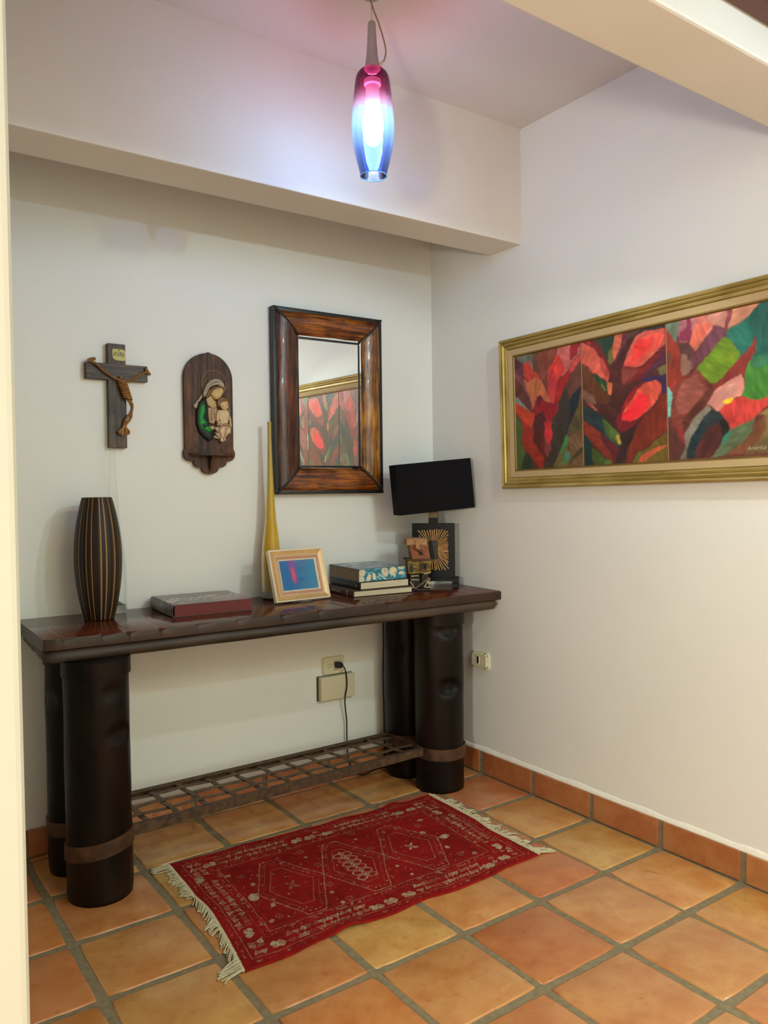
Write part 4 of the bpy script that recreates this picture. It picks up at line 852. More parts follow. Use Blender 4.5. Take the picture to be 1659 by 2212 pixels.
# ------------------------------------------------------------------ craft house figure
hf = thing('house_figurine', 'small crooked clay house figure on a dark stilt base beside the black table lamp', 'figurine', (-.298, -.250, TZ(-.250)+.0018), (math.atan(.02), 0, -.45)); hf.scale = (.93, .93, 1.0)
M_cl = mat('red_brown_clay', (152,92,58), .8, var=.25, scale=40, bump=.002, bscale=70, stretch=(.4,.4,3)); M_ye = mat('ochre_clay', (150,124,48), .8, var=.3, scale=60, bump=.002, bscale=110, stretch=(.6,.6,2), c2=(84,62,28))
M_th = mat('tan_thatch', (186,140,96), .85, var=.25, scale=120, bump=.002, bscale=160, stretch=(3,3,.4)); M_dk = mat('dark_base', (36,26,22), .6, var=.2); M_st = mat('pale_stick', (214,190,138), .7, var=.1)
def crook(bm, amp, seed):
    bmesh.ops.subdivide_edges(bm, edges=bm.edges[:], cuts=3, use_grid_fill=True)
    for v in bm.verts:
        v.co += Vector([amp*noise.noise(v.co*28+Vector((seed*9+k*31, 0, 0))) for k in range(3)])
def wallpanel(bm, x0, x1, z0, z1, y0, y1, hx0, hx1, hz0, hz1):
    box(bm, x0, hx0, y0, y1, z0, z1); box(bm, hx1, x1, y0, y1, z0, z1); box(bm, hx0, hx1, y0, y1, z0, hz0); box(bm, hx0, hx1, y0, y1, hz1, z1)
# stilt base
bm = B(); box(bm, -.055, .055, -.045, .045, 0, .010, .003); box(bm, -.050, -.022, -.038, .038, .008, .080, .003); box(bm, .012, .048, -.030, .036, .008, .08, .003); box(bm, -.03, .03, -.01, .03, .008, .08); crook(bm, .003, 1)
obj('base', bm, M_dk, hf, smooth='auto')
for a, b in (((-.045,-.048,.07), (-.008,-.048,.072)), ((-.045,-.048,.054), (-.006,-.048,.052)), ((.02,-.048,.078), (.056,-.046,.085)), ((.022,-.048,.018), (.056,-.046,.016)), ((.022,-.048,.02), (.052,-.048,.058)), ((.022,-.050,.048), (.056,-.048,.030)), ((-.05,-.048,.045), (-.03,-.05,.018)), ((-.054,-.046,.02), (-.03,-.052,.014))):
    bm = B(); tube(bm, [a, b], .0022, 6); obj('stick', bm, M_st, hf)
bm = B(); tube(bm, [(-.03,-.056,.012), (.01,-.056,.036), (.045,-.054,.062)], .006, 8); obj('beam', bm, mat('grey_brown_twig', (92,80,62), .7), hf)
# ochre storey
bm = B(); wallpanel(bm, -.058, .056, .082, .142, -.046, -.034, .004, .030, .100, .124); box(bm, -.058, .056, -.034, .042, .082, .142); crook(bm, .003, 2)
obj('lower_storey', bm, M_ye, hf, smooth='auto', label='ochre yellow brick storey with a dark square window')
bm = B()
for a in ((.000, .034, .094, .099), (.000, .034, .125, .130), (-.001, .004, .094, .130), (.030, .035, .094, .130)): box(bm, a[0], a[1], -.054, -.044, a[2], a[3], .001)
obj('window_surround', bm, mat('brown_clay_surround', (92,66,40), .8), hf)
bm = B(); box(bm, .004, .030, -.036, -.033, .100, .124); obj('window_opening', bm, M_black, hf)
bm = B(); box(bm, -.052, -.034, -.0485, -.044, .090, .122, .003); obj('doorway', bm, M_black, hf)
bm = B(); box(bm, -.066, .058, -.054, .046, .141, .149, .002); crook(bm, .004, 3); obj('eave', bm, mat('dark_brown_eave', (84,60,36), .8, var=.2), hf, smooth='auto')
# leaning upper storey
bm = B(); wallpanel(bm, -.036, .056, .148, .216, -.042, -.030, .000, .022, .166, .190); box(bm, -.036, .056, -.030, .034, .148, .216); crook(bm, .0025, 4)
for v in bm.verts: v.co.x -= (v.co.z-.148)*.22
obj('upper_storey', bm, M_cl, hf, smooth='auto', label='leaning red brown boarded storey')
bm = B(); box(bm, -.008, .012, -.0335, -.030, .166, .190); obj('window_opening', bm, M_black, hf)
bm = B(); bar(bm, (-.030, -.050, .206), (.022, -.050, .176), .004, .016, up=Vector((0,1,0))); obj('loose_board', bm, M_cl, hf)
bm = B(); box(bm, -.066, .040, -.048, .036, .214, .242, .004); crook(bm, .005, 6)
obj('thatch', bm, M_th, hf, smooth='auto')
bm = B(); box(bm, -.022, -.002, -.056, -.040, .196, .236, .004); crook(bm, .004, 7); obj('thatch_flap', bm, M_th, hf, smooth='auto')

# ------------------------------------------------------------------ crucifix
cx = thing('crucifix', 'dark wooden wall cross with a figure made of knotted tan rope and a brass nameplate', 'crucifix', (-1.606, -.001, 1.54))
CW = grain('dark_brown_cross_wood', (32,20,12), (66,44,28), (92,66,44), .5, 'z', coat=0)
CWx = grain('dark_brown_cross_wood_cross_grain', (32,20,12), (66,44,28), (92,66,44), .5, 'x', coat=0)
K = lambda x, y, d=0: Vector(((x-822)*.000251+.0, -.030-d, (1835-y)*.000244))
bm = B(); box(bm, -.0345, .0345, -.028, 0, 0, .408, .002); obj('upright', bm, CW, cx)
bm = B(); box(bm, -.1185, .1215, -.0285, 0, .266, .329, .002); obj('crossbar', bm, CWx, cx)
brass = mat('brass_plate', (150,138,82), .45, metal=.4, var=.2, scale=70, c2=(140,124,60))
oct_ = [(760,245),(925,248),(955,280),(958,405),(930,432),(800,425),(758,395),(748,300)]
bm = B(); prism(bm, [((x-822)*.000251, (1835-y)*.000244) for x, y in oct_], -.0300, -.028)
pl_ = obj('nameplate', bm, brass, cx, label='brass nameplate with INRI')
txt('lettering', 'INRI', .024, pl_, (-.0148, -.0303, .3595), (PI/2, 0, .0), M_black, .0003)
bm = B(); lathe(bm, [(.0, .003), (.0025, .002), (.0035, 0)], 12, M=Matrix.Translation(K(857,265,-.001)) @ Matrix.Rotation(PI/2, 4, 'X')); obj('nail', bm, mat('steel_nail', (180,176,160), .3, metal=.8), pl_)
M_rope = mat('tan_sisal_rope', (162,118,70), .85, var=.25, scale=160, bump=.0006, bscale=400, c2=(104,72,40), spec=.15)
bm = B()
rope(bm, [K(400,480,.004), K(470,500,.008), K(620,625,.010), K(760,715,.013), K(860,770,.014)], .0050, 80)
rope(bm, [K(1300,590,.006), K(1230,600,.008), K(1100,690,.010), K(960,760,.013), K(900,790,.014)], .0050, 80)
rope(bm, [K(380,470,.004), K(440,440,.006), K(480,440,.006)], .0065, 80); rope(bm, [K(1270,520,.004), K(1290,570,.006), K(1330,625,.006)], .0065, 80)
rope(bm, [K(870,690,.010), K(850,740,.013), K(880,800,.014)], .0060, 80); 
ar = obj('rope_arms', bm, M_rope, cx, smooth=True)
bm = B()
tA, tB = K(870,740,.013), K(965,1040,.013)
tube(bm, [tA, tB], .012, 12)
hel = []
for i in range(8*16+1):
    t = i/(8*16); p_ = tA.lerp(tB, t); a = 2*PI*i/16; rr = .0150-.002*abs(t-.4)
    hel.append(p_+Vector((rr*math.cos(a), rr*.8*math.sin(a), 0))+Vector((0, 0, -.002*math.cos(a))))
tube(bm, hel, .0046, 8)
obj('rope_torso', bm, M_rope, cx, smooth=True)
bm = B()
rope(bm, [K(950,1030,.012), K(1000,1110,.012), K(1025,1180,.012), K(1000,1270,.011), K(930,1370,.010), K(895,1490,.010)], .0056, 75)
rope(bm, [K(985,1040,.012), K(1030,1140,.012), K(1015,1250,.013), K(1000,1350,.012), K(930,1450,.012), K(905,1500,.011)], .0056, 75)
obj('rope_legs', bm, M_rope, cx, smooth=True)
bm = B(); r = random.Random(5)
for k in range(34):
    a = r.uniform(-1, 1); dd = r.uniform(0, .014); L_ = r.uniform(100, 170)
    tube(bm, spline([K(900, 1485, .010+dd*.2), K(900+a*60, 1540, .006+dd), K(895+a*(95 if abs(a) > .3 else 80), 1500+L_*(1-.35*abs(a)), .003+dd)], 4), .0020, 5)
lathe(bm, [(.007, -.004), (.0095, 0), (.007, .004)], 12, M=Matrix.Translation(K(902,1495,.010)))
obj('tassel', bm, mat('pale_frayed_rope', (186,144,96), .9, var=.25, scale=200, c2=(150,100,54), spec=.1), cx, smooth=True, label='paler frayed rope end')

# ------------------------------------------------------------------ religious plaque with painted relief
pq = thing('relief_plaque', 'arched dark wood wall plaque with painted relief of veiled woman in green holding baby', 'wall plaque', (-1.2225, -.001, 1.438))
KX = lambda x: (x-585)*.000285
KZ = lambda y: (2030-y)*.000272
out = []
for i in range(33):
    a = PI*i/32; out.append((583+375*math.cos(a), 560-400*math.sin(a)))
# small nub at the crown
out = [q for q in out if not (abs(q[0]-583) < 50)]
right = [q for q in out if q[0] > 583]; left = [q for q in out if q[0] <= 583]
top = [(625,164), (608,152), (583,146), (558,152), (541,164)]
bot = [(212,1640), (190,1680), (188,1725), (200,1775), (235,1815), (290,1832), (338,1838)] + [(338,1862), (352,1896), (385,1922), (425,1932), (462,1932)] + [(462,1962), (486,2000), (530,2022), (583,2030), (636,2022), (684,2000), (712,1962)] + [(712,1930), (755,1928), (800,1916), (832,1888), (842,1860), (842,1836)] + [(890,1830), (940,1812), (974,1772), (984,1725), (980,1680), (958,1640)]
pts = right+top+left+bot
BW = grain('dark_plaque_wood', (30,15,5), (84,46,17), (106,64,26), .62, 'z', .8, coat=0)
bm = B(); prism(bm, [(KX(x), KZ(y)) for x, y in pts][::-1], -.024, 0); obj('board', bm, BW, pq)
def relief():
    st = .9; x = np.arange(-82, 100, st); z = np.arange(125, 410, st); X, Z = np.meshgrid(x, z)
    Hh = np.full(X.shape, -6.0); C = np.zeros(X.shape+(3,)); C[:] = lin((60,40,28))
    for col, poly, h, dome in RELIEF:
        poly = [tuple(p) for p in poly]
        m_ = inpoly(X+.5*vnoise(X, Z, 6, 3), Z+.5*vnoise(X, Z, 6, 4), poly)
        if not m_.any(): continue
        d = pdist(X, Z, poly); wmax = max(3.0, d[m_].max()*.9)
        t = np.clip(d/wmax, 0, 1); prof_ = np.sqrt(1-(1-t)**2)
        hh = h*.8+dome*prof_*1.1-1.5*np.exp(-d/1.2)
        ch = lin(col)*1.15*(1-.50*np.exp(-d/1.5)*(1 if dome > 2 else 0))[..., None]*(1+.12*vnoise(X, Z, 5, 9))[..., None]  # shape rims darkened: crease shade painted into the colour
        if dome == 0: hh = Hh+.4
        Hh = np.where(m_, hh, Hh); C = np.where(m_[..., None], ch, C)
    k = np.array([1, 2, 1])/4; B_ = Hh.copy()
    for _ in range(1):
        B_ = (np.roll(B_, 1, 0)+2*B_+np.roll(B_, -1, 0))/4; B_ = (np.roll(B_, 1, 1)+2*B_+np.roll(B_, -1, 1))/4
    Hh = B_
    keep = Hh > -5
    o = grid('relief_figure', X/1000, -(Hh/1000+.024), Z/1000, np.clip(C, 0, 1), vcmat('painted_plaster_figure', .5, coat=.05, spec=.35), pq)
    return o
rf = relief(); rf['label'] = 'painted relief figure of a veiled woman with a baby on her lap'
# halo disc with engraved rays
bm = B(); hc = Vector((KX(657), -.0255, KZ(628))); hr = 198*.000278
lathe(bm, [(hr-.0012, -.0008), (hr+.0012, -.0008), (hr+.0012, .0018), (hr-.0012, .0018), (hr-.0012, -.0008)], 56, M=Matrix.Translation(hc) @ Matrix.Rotation(PI/2, 4, 'X'))
for k in range(64):
    a = 2*PI*k/64; d_ = Vector((math.cos(a), 0, math.sin(a))); bar(bm, hc+d_*.024, hc+d_*(hr-.004), .0007, .0012, up=Vector((0,1,0)))
obj('halo', bm, mat('engraved_brown_wood', (128,96,66), .5, var=.1), pq)
# little ledge and its bracket
bm = B(); A_ = [(KX(250)+(KX(972)-KX(250))*i/24) for i in range(25)]
t0 = [bm.verts.new((x, -.022, KZ(1705))) for x in A_]; t1 = [bm.verts.new((x, -.024-.046*math.sin(PI*i/24)**.6, KZ(1705))) for i, x in enumerate(A_)]
b0 = [bm.verts.new((x, -.022, KZ(1745))) for x in A_]; b1_ = [bm.verts.new((x, -.024-.046*math.sin(PI*i/24)**.6, KZ(1745))) for i, x in enumerate(A_)]
for i in range(24):
    for q in ((t0, t1), (t1, b1_), (b1_, b0)): bm.faces.new((q[0][i], q[0][i+1], q[1][i+1], q[1][i]))
bm.faces.new((t0[0], t1[0], b1_[0], b0[0])); bm.faces.new((t0[-1], t1[-1], b1_[-1], b0[-1])); bmesh.ops.remove_doubles(bm, verts=bm.verts[:], dist=.0002)
obj('ledge', bm, BW, pq)
bm = B(); prism(bm, [(0, 0), (0, 0), (0, 0)][:0] or [(-.007, KZ(1745)), (.007, KZ(1745)), (.006, KZ(1985)), (-.006, KZ(1985))], -.028, -.022)
vs = [v for v in bm.verts if v.co.y < -.025 and v.co.z > .05]
for v in vs: v.co.y = -.062
obj('bracket', bm, BW, pq)

# ------------------------------------------------------------------ sockets, box, cord
def plate_bm(W, H, T, r=.006, n=10):
    bm = B(); box(bm, 0, W, -T, 0, 0, H)
    ed = [e for e in bm.edges if abs((e.verts[0].co-e.verts[1].co).y) > T*.9]
    bmesh.ops.bevel(bm, geom=ed, offset=r, segments=5, affect='EDGES')
    ed = [e for e in bm.edges if all(v.co.y < -T+1e-5 for v in e.verts)]
    bmesh.ops.bevel(bm, geom=ed, offset=T*.45, segments=3, affect='EDGES'); return bm
so = thing('wall_socket', 'cream double wall socket with a black plug, under the table on the back wall', 'socket', (-.679, -.0005, .500), (0, math.radians(0), 0))
obj('plate', plate_bm(.120, .083, .009), M_cream, so, smooth='auto')
bm = B(); box(bm, .027, .104, -.0115, -.005, .024, .062, .001); obj('insert', bm, mat('ivory_insert', (222,214,184), .4), so)
bm = B()
for (x, z) in ((.0375, .049), (.0375, .036)): box(bm, x-.004, x+.004, -.0125, -.011, z-.0013, z+.0013)
tube(bm, [(.051, -.0125, .043), (.051, -.011, .043)], .0025, 10)
obj('slots', bm, M_black, so)
jb = thing('junction_box', 'plain cream rectangular cover box below the wall socket', 'cover box', (-.704, -.0005, .385), (0, math.radians(.0), 0))
bm = B(); box(bm, -.004, .188, -.004, 0, -.003, .112, .001); obj('shade_gap_plate', bm, mat('grey_shadow_gap', (70,60,44), .7), jb)  # dark plate stands in for the shade line around the cover
bm = B(); box(bm, .002, .188, -.032, -.002, .0, .110, .004, 3); obj('cover', bm, M_cream, jb, smooth='auto')
pc = thing('power_cord', 'black power cord with plug hanging from the wall socket down behind the iron shelf', 'cord', (-.600, -.012, .545))
off = Vector((.600, .012, -.545))
bm = B(); box(bm, -.017, .008, -.034, .0, -.014, .013, .004, 3); box(bm, .004, .016, -.028, -.010, -.009, .004, .003, 2); obj('plug', bm, M_black, pc, smooth='auto')
pth = [(-.587,-.032,.541), (-.575,-.036,.525), (-.567,-.038,.49), (-.566,-.040,.44), (-.577,-.038,.38), (-.570,-.030,.33), (-.560,-.024,.27), (-.559,-.022,.19), (-.555,-.024,.10), (-.53,-.03,.03), (-.50,-.05,.006), (-.40,-.030,.006), (-.345,-.020,.012), (-.337,-.014,.08), (-.335,-.012,.25), (-.338,-.012,.45), (-.333,-.012,.62), (-.335,-.014,.80), (-.32,-.016,.88), (-.28,-.045,.905), (-.25,-.10,.900), (-.225,-.135,.902)]
bm = B(); tube(bm, spline([Vector(p)+off for p in pth], 7), .0032, 8); obj('cable', bm, M_black, pc, smooth=True)
jk = thing('wall_jack', 'small cream telephone jack plate with a black slot, low on the right wall', 'socket', (-.0005, -.297, .503), (0, 0, -PI/2))
obj('plate', plate_bm(.118, .080, .019, .008), M_cream, jk, smooth='auto')
bm = B(); box(bm, .047, .065, -.0215, -.015, .022, .062, .001); obj('slot_rim', bm, mat('ivory_rim', (232,226,204), .4), jk)
bm = B(); box(bm, .050, .062, -.0225, -.015, .025, .059, .001); obj('slot', bm, M_black, jk)

# ------------------------------------------------------------------ pendant lamp
PX, PY = -1.083, -1.06
PK = 1.056
pen = thing('pendant_lamp', 'red to blue glass pendant lamp with a lit bulb hanging from the ceiling', 'lamp', (PX, PY, 2.950))
pen.scale = (PK, PK, PK)
zt = (2.714-2.950)/PK                       # top of the glass in local coordinates
zg = lambda d: zt-d
def shade_mat():
    m = bpy.data.materials.new('red_to_blue_glass'); m.use_nodes = True; nt = m.node_tree; nt.nodes.clear(); L = nt.links.new; N = nt.nodes.new
    out = N('ShaderNodeOutputMaterial'); tc = N('ShaderNodeTexCoord'); sp = N('ShaderNodeSeparateXYZ'); L(tc.outputs['Object'], sp.inputs[0])
    mr = N('ShaderNodeMapRange'); mr.inputs[1].default_value = 0; mr.inputs[2].default_value = -.331; L(sp.outputs['Z'], mr.inputs[0])
    r = N('ShaderNodeValToRGB'); L(mr.outputs[0], r.inputs[0]); e = r.color_ramp.elements
    e[0].position = 0; e[0].color = (.30,.012,.05,1); e[1].position = 1; e[1].color = (.22,.38,1,1)
    for p_, c in ((.12, (.42,.03,.10)), (.24, (.70,.12,.26)), (.34, (.92,.42,.62)), (.42, (.55,.80,1)), (.62, (.36,.62,1)), (.8, (.25,.42,1))): k = e.new(p_); k.color = (*c, 1)
    tr = N('ShaderNodeBsdfTransparent'); tl_ = N('ShaderNodeBsdfTranslucent'); gl = N('ShaderNodeBsdfGlossy'); gl.inputs['Roughness'].default_value = .05
    L(r.outputs[0], tr.inputs[0]); L(r.outputs[0], tl_.inputs[0])
    m1 = N('ShaderNodeMixShader'); m1.inputs[0].default_value = .05; L(tr.outputs[0], m1.inputs[1]); L(tl_.outputs[0], m1.inputs[2])
    fr_ = N('ShaderNodeLayerWeight'); fr_.inputs[0].default_value = .25; m2 = N('ShaderNodeMixShader'); L(fr_.outputs['Fresnel'], m2.inputs[0]); L(m1.outputs[0], m2.inputs[1]); L(gl.outputs[0], m2.inputs[2])
    L(m2.outputs[0], out.inputs[0]); return m
shp = [(.015, 0), (.030, -.002), (.041, -.010), (.049, -.022), (.053, -.040), (.058, -.080), (.0625, -.125), (.065, -.160), (.065, -.190), (.063, -.215), (.057, -.250), (.050, -.280), (.0425, -.310), (.0405, -.322)]
shp = [(p.x, p.y) for p in spline([(a, b, 0) for a, b in shp], 3)]
bm = B(); lathe(bm, shp, 56)
obj('glass_shade', bm, shade_mat(), pen, smooth=True, loc=(0, 0, zt), label='glass shade fading from dark red at the top to blue')
bm = B(); lathe(bm, [(.0395, -.3215), (.0415, -.3215), (.0415, -.324), (.0395, -.324), (.0395, -.3215)], 56)
obj('glass_rim', bm, mat('blue_glass_rim', (120,190,255), .1, var=0), pen, smooth=True, loc=(0, 0, zt))
m, nt, p = new_mat('lit_opal_bulb'); p.inputs['Base Color'].default_value = (.9,.9,.9,1); p.inputs['Emission Color'].default_value = (.70,.80,1,1); p.inputs['Emission Strength'].default_value = BULB
bm = B(); lathe(bm, [(0, -.232), (.010, -.230), (.020, -.222), (.028, -.205), (.0315, -.182), (.0315, -.160), (.028, -.140), (.024, -.125), (.022, -.115), (0, -.114)], 40)
obj('bulb', bm, m, pen, smooth=True, loc=(0, 0, zt), label='lit white bulb')
M_met = mat('grey_satin_metal', (168,158,160), .5, metal=.3, var=.06, scale=30)
bm = B(); lathe(bm, [(.0, -.030), (.020, -.030), (.026, -.034), (.026, -.048), (.021, -.052), (.021, -.084), (.0235, -.088), (.0235, -.114), (0, -.114)], 36)
obj('bulb_holder', bm, mat('white_ceramic', (215,205,205), .4), pen, smooth='auto', loc=(0, 0, zt))
bm = B(); lathe(bm, [(0, .141), (.009, .141), (.0115, .137), (.0125, .12), (.0145, .08), (.0175, .04), (.0215, .012), (.0255, 0), (.024, -.003), (0, -.003)], 36)
obj('stem', bm, M_met, pen, smooth='auto', loc=(0, 0, zt), label='grey tapering metal stem')
bm = B(); tube(bm, [(0, 0, zt+.14), (0, 0, -.004)], .0010, 6); obj('suspension_wire', bm, M_met, pen)
rdir = Vector((.817, -.576, 0))*1.0
q = [(.022,.010), (.034,.022), (.0405,.040), (.0415,.060), (.034,.095), (.020,.140), (.008,.172), (.002,.190), (-.002,.205), (-.001,.225), (.001,.260), (0,.325)]
bm = B(); tube(bm, spline([rdir*a+Vector((0, 0, zt+b)) for a, b in q], 6), .0024, 8); obj('cord', bm, mat('beige_cord', (150,128,100), .6), pen, smooth=True)
bm = B(); tube(bm, [rdir*.016+Vector((0, 0, zt+.006)), rdir*.022+Vector((0,0,zt+.012)), rdir*.033+Vector((0, 0, zt+.022))], [.006, .006, .0035], 10); obj('cord_outlet', bm, mat('cream_cord_grip', (200,186,170), .5), pen, smooth='auto')
bm = B(); lathe(bm, [(0, -.005), (.03, -.005), (.034, 0), (0, 0)], 36); obj('canopy', bm, M_met, pen, smooth='auto')

# ------------------------------------------------------------------ rug
rug = thing('rug', 'small worn red oriental rug with diamond medallions and cream fringes on the tiled floor', 'rug', (-1.618, -1.141, 0))
RA, RBk, RD, RC = Vector((0, 0)), Vector((.054, .746)), Vector((1.185, 0)), Vector((1.222, .705))   # near left, far left, near right, far right
LS, LT = 1.18, .74
def rugmap(S, T):
    a = S/LS; b = T/LT
    X = (1-a)*(1-b)*RA.x+a*(1-b)*RD.x+(1-a)*b*RBk.x+a*b*RC.x
    Y = (1-a)*(1-b)*RA.y+a*(1-b)*RD.y+(1-a)*b*RBk.y+a*b*RC.y
    # wavy long edges and slightly bent short ones
    Y = Y + .010*vnoise(S, T*0, .13, 2)*np.clip(1-b*4, 0, 1) + .009*vnoise(S+3, T*0, .11, 5)*np.clip(b*4-3, 0, 1) + .012*np.sin(PI*a)*(b-.5)*0
    X = X + (.016*np.sin(PI*b*1.1)+.006*vnoise(T, S*0, .12, 8))*np.clip(1-a*5, 0, 1) + .008*vnoise(T, S*0, .14, 9)*np.clip(a*5-4, 0, 1)
    return X, Y
st = .0026
S_, T_ = np.meshgrid(np.arange(0, LS+1e-6, st), np.arange(0, LT+1e-6, st))
def draw_rug(S, T):
    S = S+.0028*vnoise(S, T, .05, 31); T = T+.0028*vnoise(S, T, .045, 32)
    rr = np.random.default_rng(4)
    red = lin((134,20,18)); C = np.ones(S.shape+(3,))*red
    C = C*(1+.18*vnoise(S, T, .10, 3)+.14*vnoise(S, T, .02, 5)+.14*vnoise(S*.3, T, .006, 6))[..., None]
    pale = lin((178,160,128)); mid = lin((140,96,74)); dkr = lin((98,14,18)); W = np.zeros(S.shape)
    def blend(mask, col, k=1.0):
        nonlocal C
        wear = np.clip(.78+.5*vnoise(S, T, .016, 12)+.4*vnoise(S, T, .005, 13), .15, 1)
        a = (mask*k*wear)[..., None]; C = C*(1-a)+col*a
    edge = np.minimum(np.minimum(S, LS-S), np.minimum(T, LT-T))
    blend(np.abs(edge-.136) < .0016, pale, .55); blend(np.abs(edge-.037) < .0014, pale, .45); blend(np.abs(edge-.112) < .0012, mid, .5)
    blend((np.abs(edge-.124) < .006) & (vnoise(S, T, .008, 14) > .35), pale, .5)
    blend((np.abs(edge-.022) < .006) & (vnoise(S, T, .007, 15) > .55), pale, .35)
    blend((edge > .150) & (edge < .152), mid, .3)
    sx = lambda a, b, c: a*0+c
    def tri(cx, cy, sz, rot, col, k=1.0):
        P = [(cx+sz*math.cos(rot+2*PI*i/3), cy+sz*.9*math.sin(rot+2*PI*i/3)) for i in range(3)]
        m_ = local(cx, cy, sz*1.3)
        if m_ is None: return
        sl, = (m_,); ins = inpoly(S[sl], T[sl], P).astype(float)
        apply(sl, ins, col, k)
    def local(cx, cy, r_):
        i0, i1 = int(max(0, (cy-r_)/st)), int(min(S.shape[0], (cy+r_)/st+2)); j0, j1 = int(max(0, (cx-r_)/st)), int(min(S.shape[1], (cx+r_)/st+2))
        if i1 <= i0 or j1 <= j0: return None
        return (slice(i0, i1), slice(j0, j1))
    def apply(sl, ins, col, k):
        wear = np.clip(.8+.5*vnoise(S[sl], T[sl], .012, 12), .2, 1)
        a = (ins*k*wear)[..., None]; C[sl] = C[sl]*(1-a)+col*a
    def blob(cx, cy, rx, ry, col=pale, k=1.0, rot=0):
        sl = local(cx, cy, max(rx, ry)*1.2)
        if sl is None: return
        dx = S[sl]-cx; dy = T[sl]-cy; c_, s_ = math.cos(rot), math.sin(rot); x = dx*c_+dy*s_; y = -dx*s_+dy*c_
        apply(sl, (((x/rx)**2+(y/ry)**2) < 1).astype(float), col, k)
    def seg(x0, y0, x1, y1, w_, col=pale, k=.9, dash=None):
        L_ = math.hypot(x1-x0, y1-y0); dx, dy = (x1-x0)/L_, (y1-y0)/L_
        sl = local((x0+x1)/2, (y0+y1)/2, L_/2+.01); u = (S[sl]-x0)*dx+(T[sl]-y0)*dy; v = -(S[sl]-x0)*dy+(T[sl]-y0)*dx
        m_ = (u > 0) & (u < L_) & (np.abs(v) < w_)
        if dash: m_ &= ((u/dash) % 1) < .62
        apply(sl, m_.astype(float), col, k)
    # border band: opposed triangles with worn pale birds at the corners
    birds = [(.122,.655),(.053,.568),(.073,.165),(.136,.068),(.48,.655),(.535,.650),(.61,.648),(.955,.648),(1.018,.650),(1.093,.556),(1.10,.150),(1.06,.060),(.975,.055),(.49,.060),(.55,.062),(.625,.060)]
    def band_tris(fixed, lo, hi, horiz):
        u = lo
        while u < hi:
            near = any(math.hypot((u if horiz else fixed)-bx, (fixed if horiz else u)-by) < .036 for bx, by in birds)
            if not near:
                up = int(u/.0245) % 2
                for o_, ph in ((-.0165, 0), (.0165, PI)):
                    ph = ph + (PI if up else 0); j_ = rr.uniform(-.003, .003)
                    cx_, cy_ = (u+j_, fixed+o_) if horiz else (fixed+o_, u+j_)
                    kk = rr.uniform(.45, 1); tri(cx_, cy_, .0165, (PI/2 if horiz else 0)+ph+rr.uniform(-.2, .2), pale if rr.random() < .75 else mid, kk)
                    tri(cx_, cy_, .007, (PI/2 if horiz else 0)+ph, red, .9)
                if horiz: seg(u-.012, fixed-.028, u+.012, fixed+.028, .0012, pale if rr.random() < .5 else red, .7); seg(u+.012, fixed-.028, u-.004, fixed+.006, .0010, red, .8)
                else: seg(fixed-.028, u-.012, fixed+.028, u+.012, .0012, pale if rr.random() < .5 else red, .7); seg(fixed-.028, u+.012, fixed+.006, u-.004, .0010, red, .8)
            u += .0245
    for f in (.075, LT-.075): band_tris(f, .06, LS-.05, True)
    for f in (.075, LS-.075): band_tris(f, .11, LT-.10, False)
    for bx, by in birds:
        horiz = by < .12 or by > .62
        k = .95; q = 1 if (bx*37) % 1 > .5 else -1
        PB = [(-1,-.35),(-.75,.25),(-.35,.75),(.1,.45),(.35,.85),(.75,.75),(1.05,.2),(.7,.05),(.95,-.5),(.5,-.75),(.05,-.55),(-.35,-.85),(-.7,-.7)]
        PB = [(bx+q*x*.026, by+y*.021) if horiz else (bx+y*.021, by+q*x*.027) for x, y in PB]
        sl = local(bx, by, .034); apply(sl, inpoly(S[sl], T[sl], PB).astype(float), pale, k)
        blob(bx+.005, by+.005, .003, .003, dkr, .9); blob(bx-.010, by-.002, .0028, .0028, dkr, .9)
    # three linked hexagonal medallions
    for ci, c0 in enumerate((.318, .572, .828)):
        for q, (w_, col, k, da) in {1.0: (.0020, pale, .85, .010), .84: (.0010, mid, .7, None), .66: (.0014, pale, .38, None)}.items():
            V = [(-.128,.0), (-.032,.205), (.028,.205), (.128,.004), (.032,-.207), (-.034,-.205)]
            V = [(c0+x*q, .355+y*q) for x, y in V]
            for i in range(6): seg(*V[i], *V[(i+1) % 6], w_, col, k, da)
        if ci != 1:
            for a in (45, 135, 225, 315):
                a_ = math.radians(a); blob(c0+.014*math.cos(a_), .355+.020*math.sin(a_), .013, .0055, mid if ci == 0 else pale, .85, math.atan2(.020*math.sin(a_), .014*math.cos(a_)))
        else:
            for k_ in range(6):
                y0 = .255+.038*k_
                for x0 in (c0-.02, c0+.02):
                    for i in range(6):
                        a0 = PI/3*i; a1 = PI/3*(i+1); seg(x0+.019*math.cos(a0), y0+.017*math.sin(a0), x0+.019*math.cos(a1), y0+.017*math.sin(a1), .0026, pale, .75)
                blob(c0, y0+.018, .006, .007, pale, .8)
        for k_ in range(20):        # small marks between the outlines
            t = k_/20; i = int(t*6); f = t*6-i; V = [(-.128,.0), (-.032,.205), (.028,.205), (.128,.004), (.032,-.207), (-.034,-.205), (-.128,0)]
            x = (V[i][0]*(1-f)+V[i+1][0]*f)*.91; y = (V[i][1]*(1-f)+V[i+1][1]*f)*.91
            seg(c0+x-.004, .355+y, c0+x+.004, .355+y, .0032, pale if rr.random() < .45 else mid, .6)
    blob(.168,.352,.020,.024,pale,1); blob(.186,.362,.012,.005,pale,.9,.6); blob(.985,.345,.022,.018,pale,1,.3); blob(.965,.352,.014,.004,pale,.9)
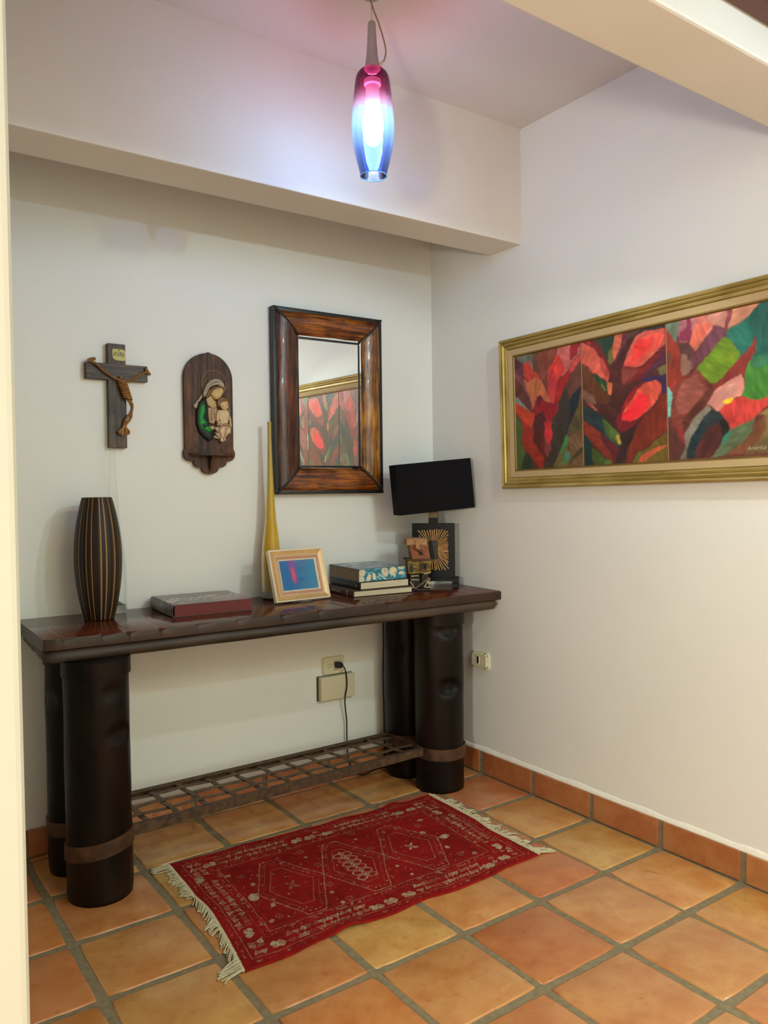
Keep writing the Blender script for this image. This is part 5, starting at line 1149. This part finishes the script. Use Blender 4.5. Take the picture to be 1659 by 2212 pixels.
    for (x, y, rx, ry) in ((.209,.272,.009,.013),(.202,.434,.009,.011),(.149,.539,.011,.010),(.411,.229,.007,.009),(.410,.151,.007,.008),(.163,.183,.010,.009),(.94,.267,.009,.012),(.933,.427,.010,.011),(.989,.528,.012,.010),(.995,.162,.010,.011),(.70,.25,.006,.008),(.71,.17,.006,.007),(.45,.51,.007,.006),(.68,.53,.007,.006)):
        blob(x, y, rx, ry, pale, .9); blob(x, y, rx*.35, ry*.35, dkr, .8) if rx > .0095 else None
    for (x, y) in ((.191,.509),(.199,.197),(.43,.28),(.46,.43),(.69,.43),(.70,.33),(.945,.19),(.95,.49),(.44,.16),(.45,.56),(.69,.58)):
        for i in range(8):
            a0 = PI/4*i; a1 = PI/4*(i+1); seg(x+.012*math.cos(a0), y+.014*math.sin(a0), x+.012*math.cos(a1), y+.014*math.sin(a1), .0012, pale if i % 2 else mid, .65)
        blob(x, y, .004, .005, mid, .6)
    for _ in range(190):
        x = rr.uniform(.16, LS-.16); y = rr.uniform(.16, LT-.16)
        if rr.random() < .5: seg(x-.004, y-.003, x+.005, y+.004, .0012, pale if rr.random() < .5 else mid, .55)
        else: blob(x, y, .0035, .0045, pale if rr.random() < .4 else mid, .6)
    return np.clip(C, 0, 1)
Cr = draw_rug(S_, T_); Xr, Yr = rugmap(S_, T_)
edge = np.minimum(np.minimum(S_, LS-S_), np.minimum(T_, LT-T_))
Zr = .0065+.0015*vnoise(S_, T_, .12, 41)+.0006*vnoise(S_, T_, .012, 42)
lift = .016*np.exp(-((S_-.36)/.045)**2)*np.clip(1-T_/.07, 0, 1)+.010*np.exp(-((S_-.98)/.035)**2)*np.clip(1-(LT-T_)/.06, 0, 1)
Zr = Zr+lift; Zr = np.where(edge < st*.5, .0012+lift*.8, Zr)
M_rug = vcmat('wool_pile', .95, bump=.0012, bscale=900, spec=.12)
rp = grid('pile', Xr, Yr, Zr, Cr, M_rug, rug)
M_fr = mat('cream_cotton_fringe', (206,194,162), .9, var=.15, scale=200, spec=.1)
def edge_pt(side, t):
    Sx = np.array([[0.0 if side < 0 else LS]]); X, Y = rugmap(Sx, np.array([[t]])); return float(X[0, 0]), float(Y[0, 0])
def fringe(side):
    bm = B(); r = random.Random(8+side); n = 96
    for k in range(n):
        t = LT*(k+.5)/n; x, y = edge_pt(side, t)
        cl = math.sin(k*.42+(1 if side > 0 else 0))*.5+.5*math.sin(k*.17+2)
        L_ = r.uniform(.022, .034)+.016*max(0, cl)
        if (side < 0 and (k < 9 or k > n-7)) or (side > 0 and k < 8): L_ += .035
        sw = (.030*cl + r.uniform(-.006, .006)); 
        if side < 0: sw = -.022+.02*cl if k < 60 else .010
        if side > 0 and k < 8: sw = -.02
        if side > 0 and k > n-14: L_ = .022; sw = -.006
        elif side > 0 and k > 12: L_ += .012+.022*max(0, math.sin(k*.55))**2; sw += .014*math.sin(k*.55+1)
        h = r.uniform(.004, .012)
        pts = [(x-side*.004, y, .006), (x+side*.006, y+.001, .0085), (x+side*L_*.45, y+sw*.35, h), (x+side*L_*.8, y+sw*.8, h*.55), (x+side*L_, y+sw+r.uniform(-.006,.006), .0028)]
        tube(bm, spline(pts, 4), .0021, 5)
        if k % 2 == 0: tube(bm, spline([(p[0], p[1]+r.uniform(-.004,.004), p[2]*.8+.001) for p in pts], 4), .0019, 5)
    # twisted heading cord
    pts = [Vector((edge_pt(side, LT*i/60)[0]+side*.003, edge_pt(side, LT*i/60)[1], .0062)) for i in range(61)]
    tube(bm, pts, .0036, 6)
    return bm
for sd, lb in ((-1, 'cream fringe along the left end'), (1, 'cream fringe along the right end')):
    f = obj('fringe', fringe(sd), M_fr, rug, smooth=True, label=lb); f['kind'] = 'stuff'
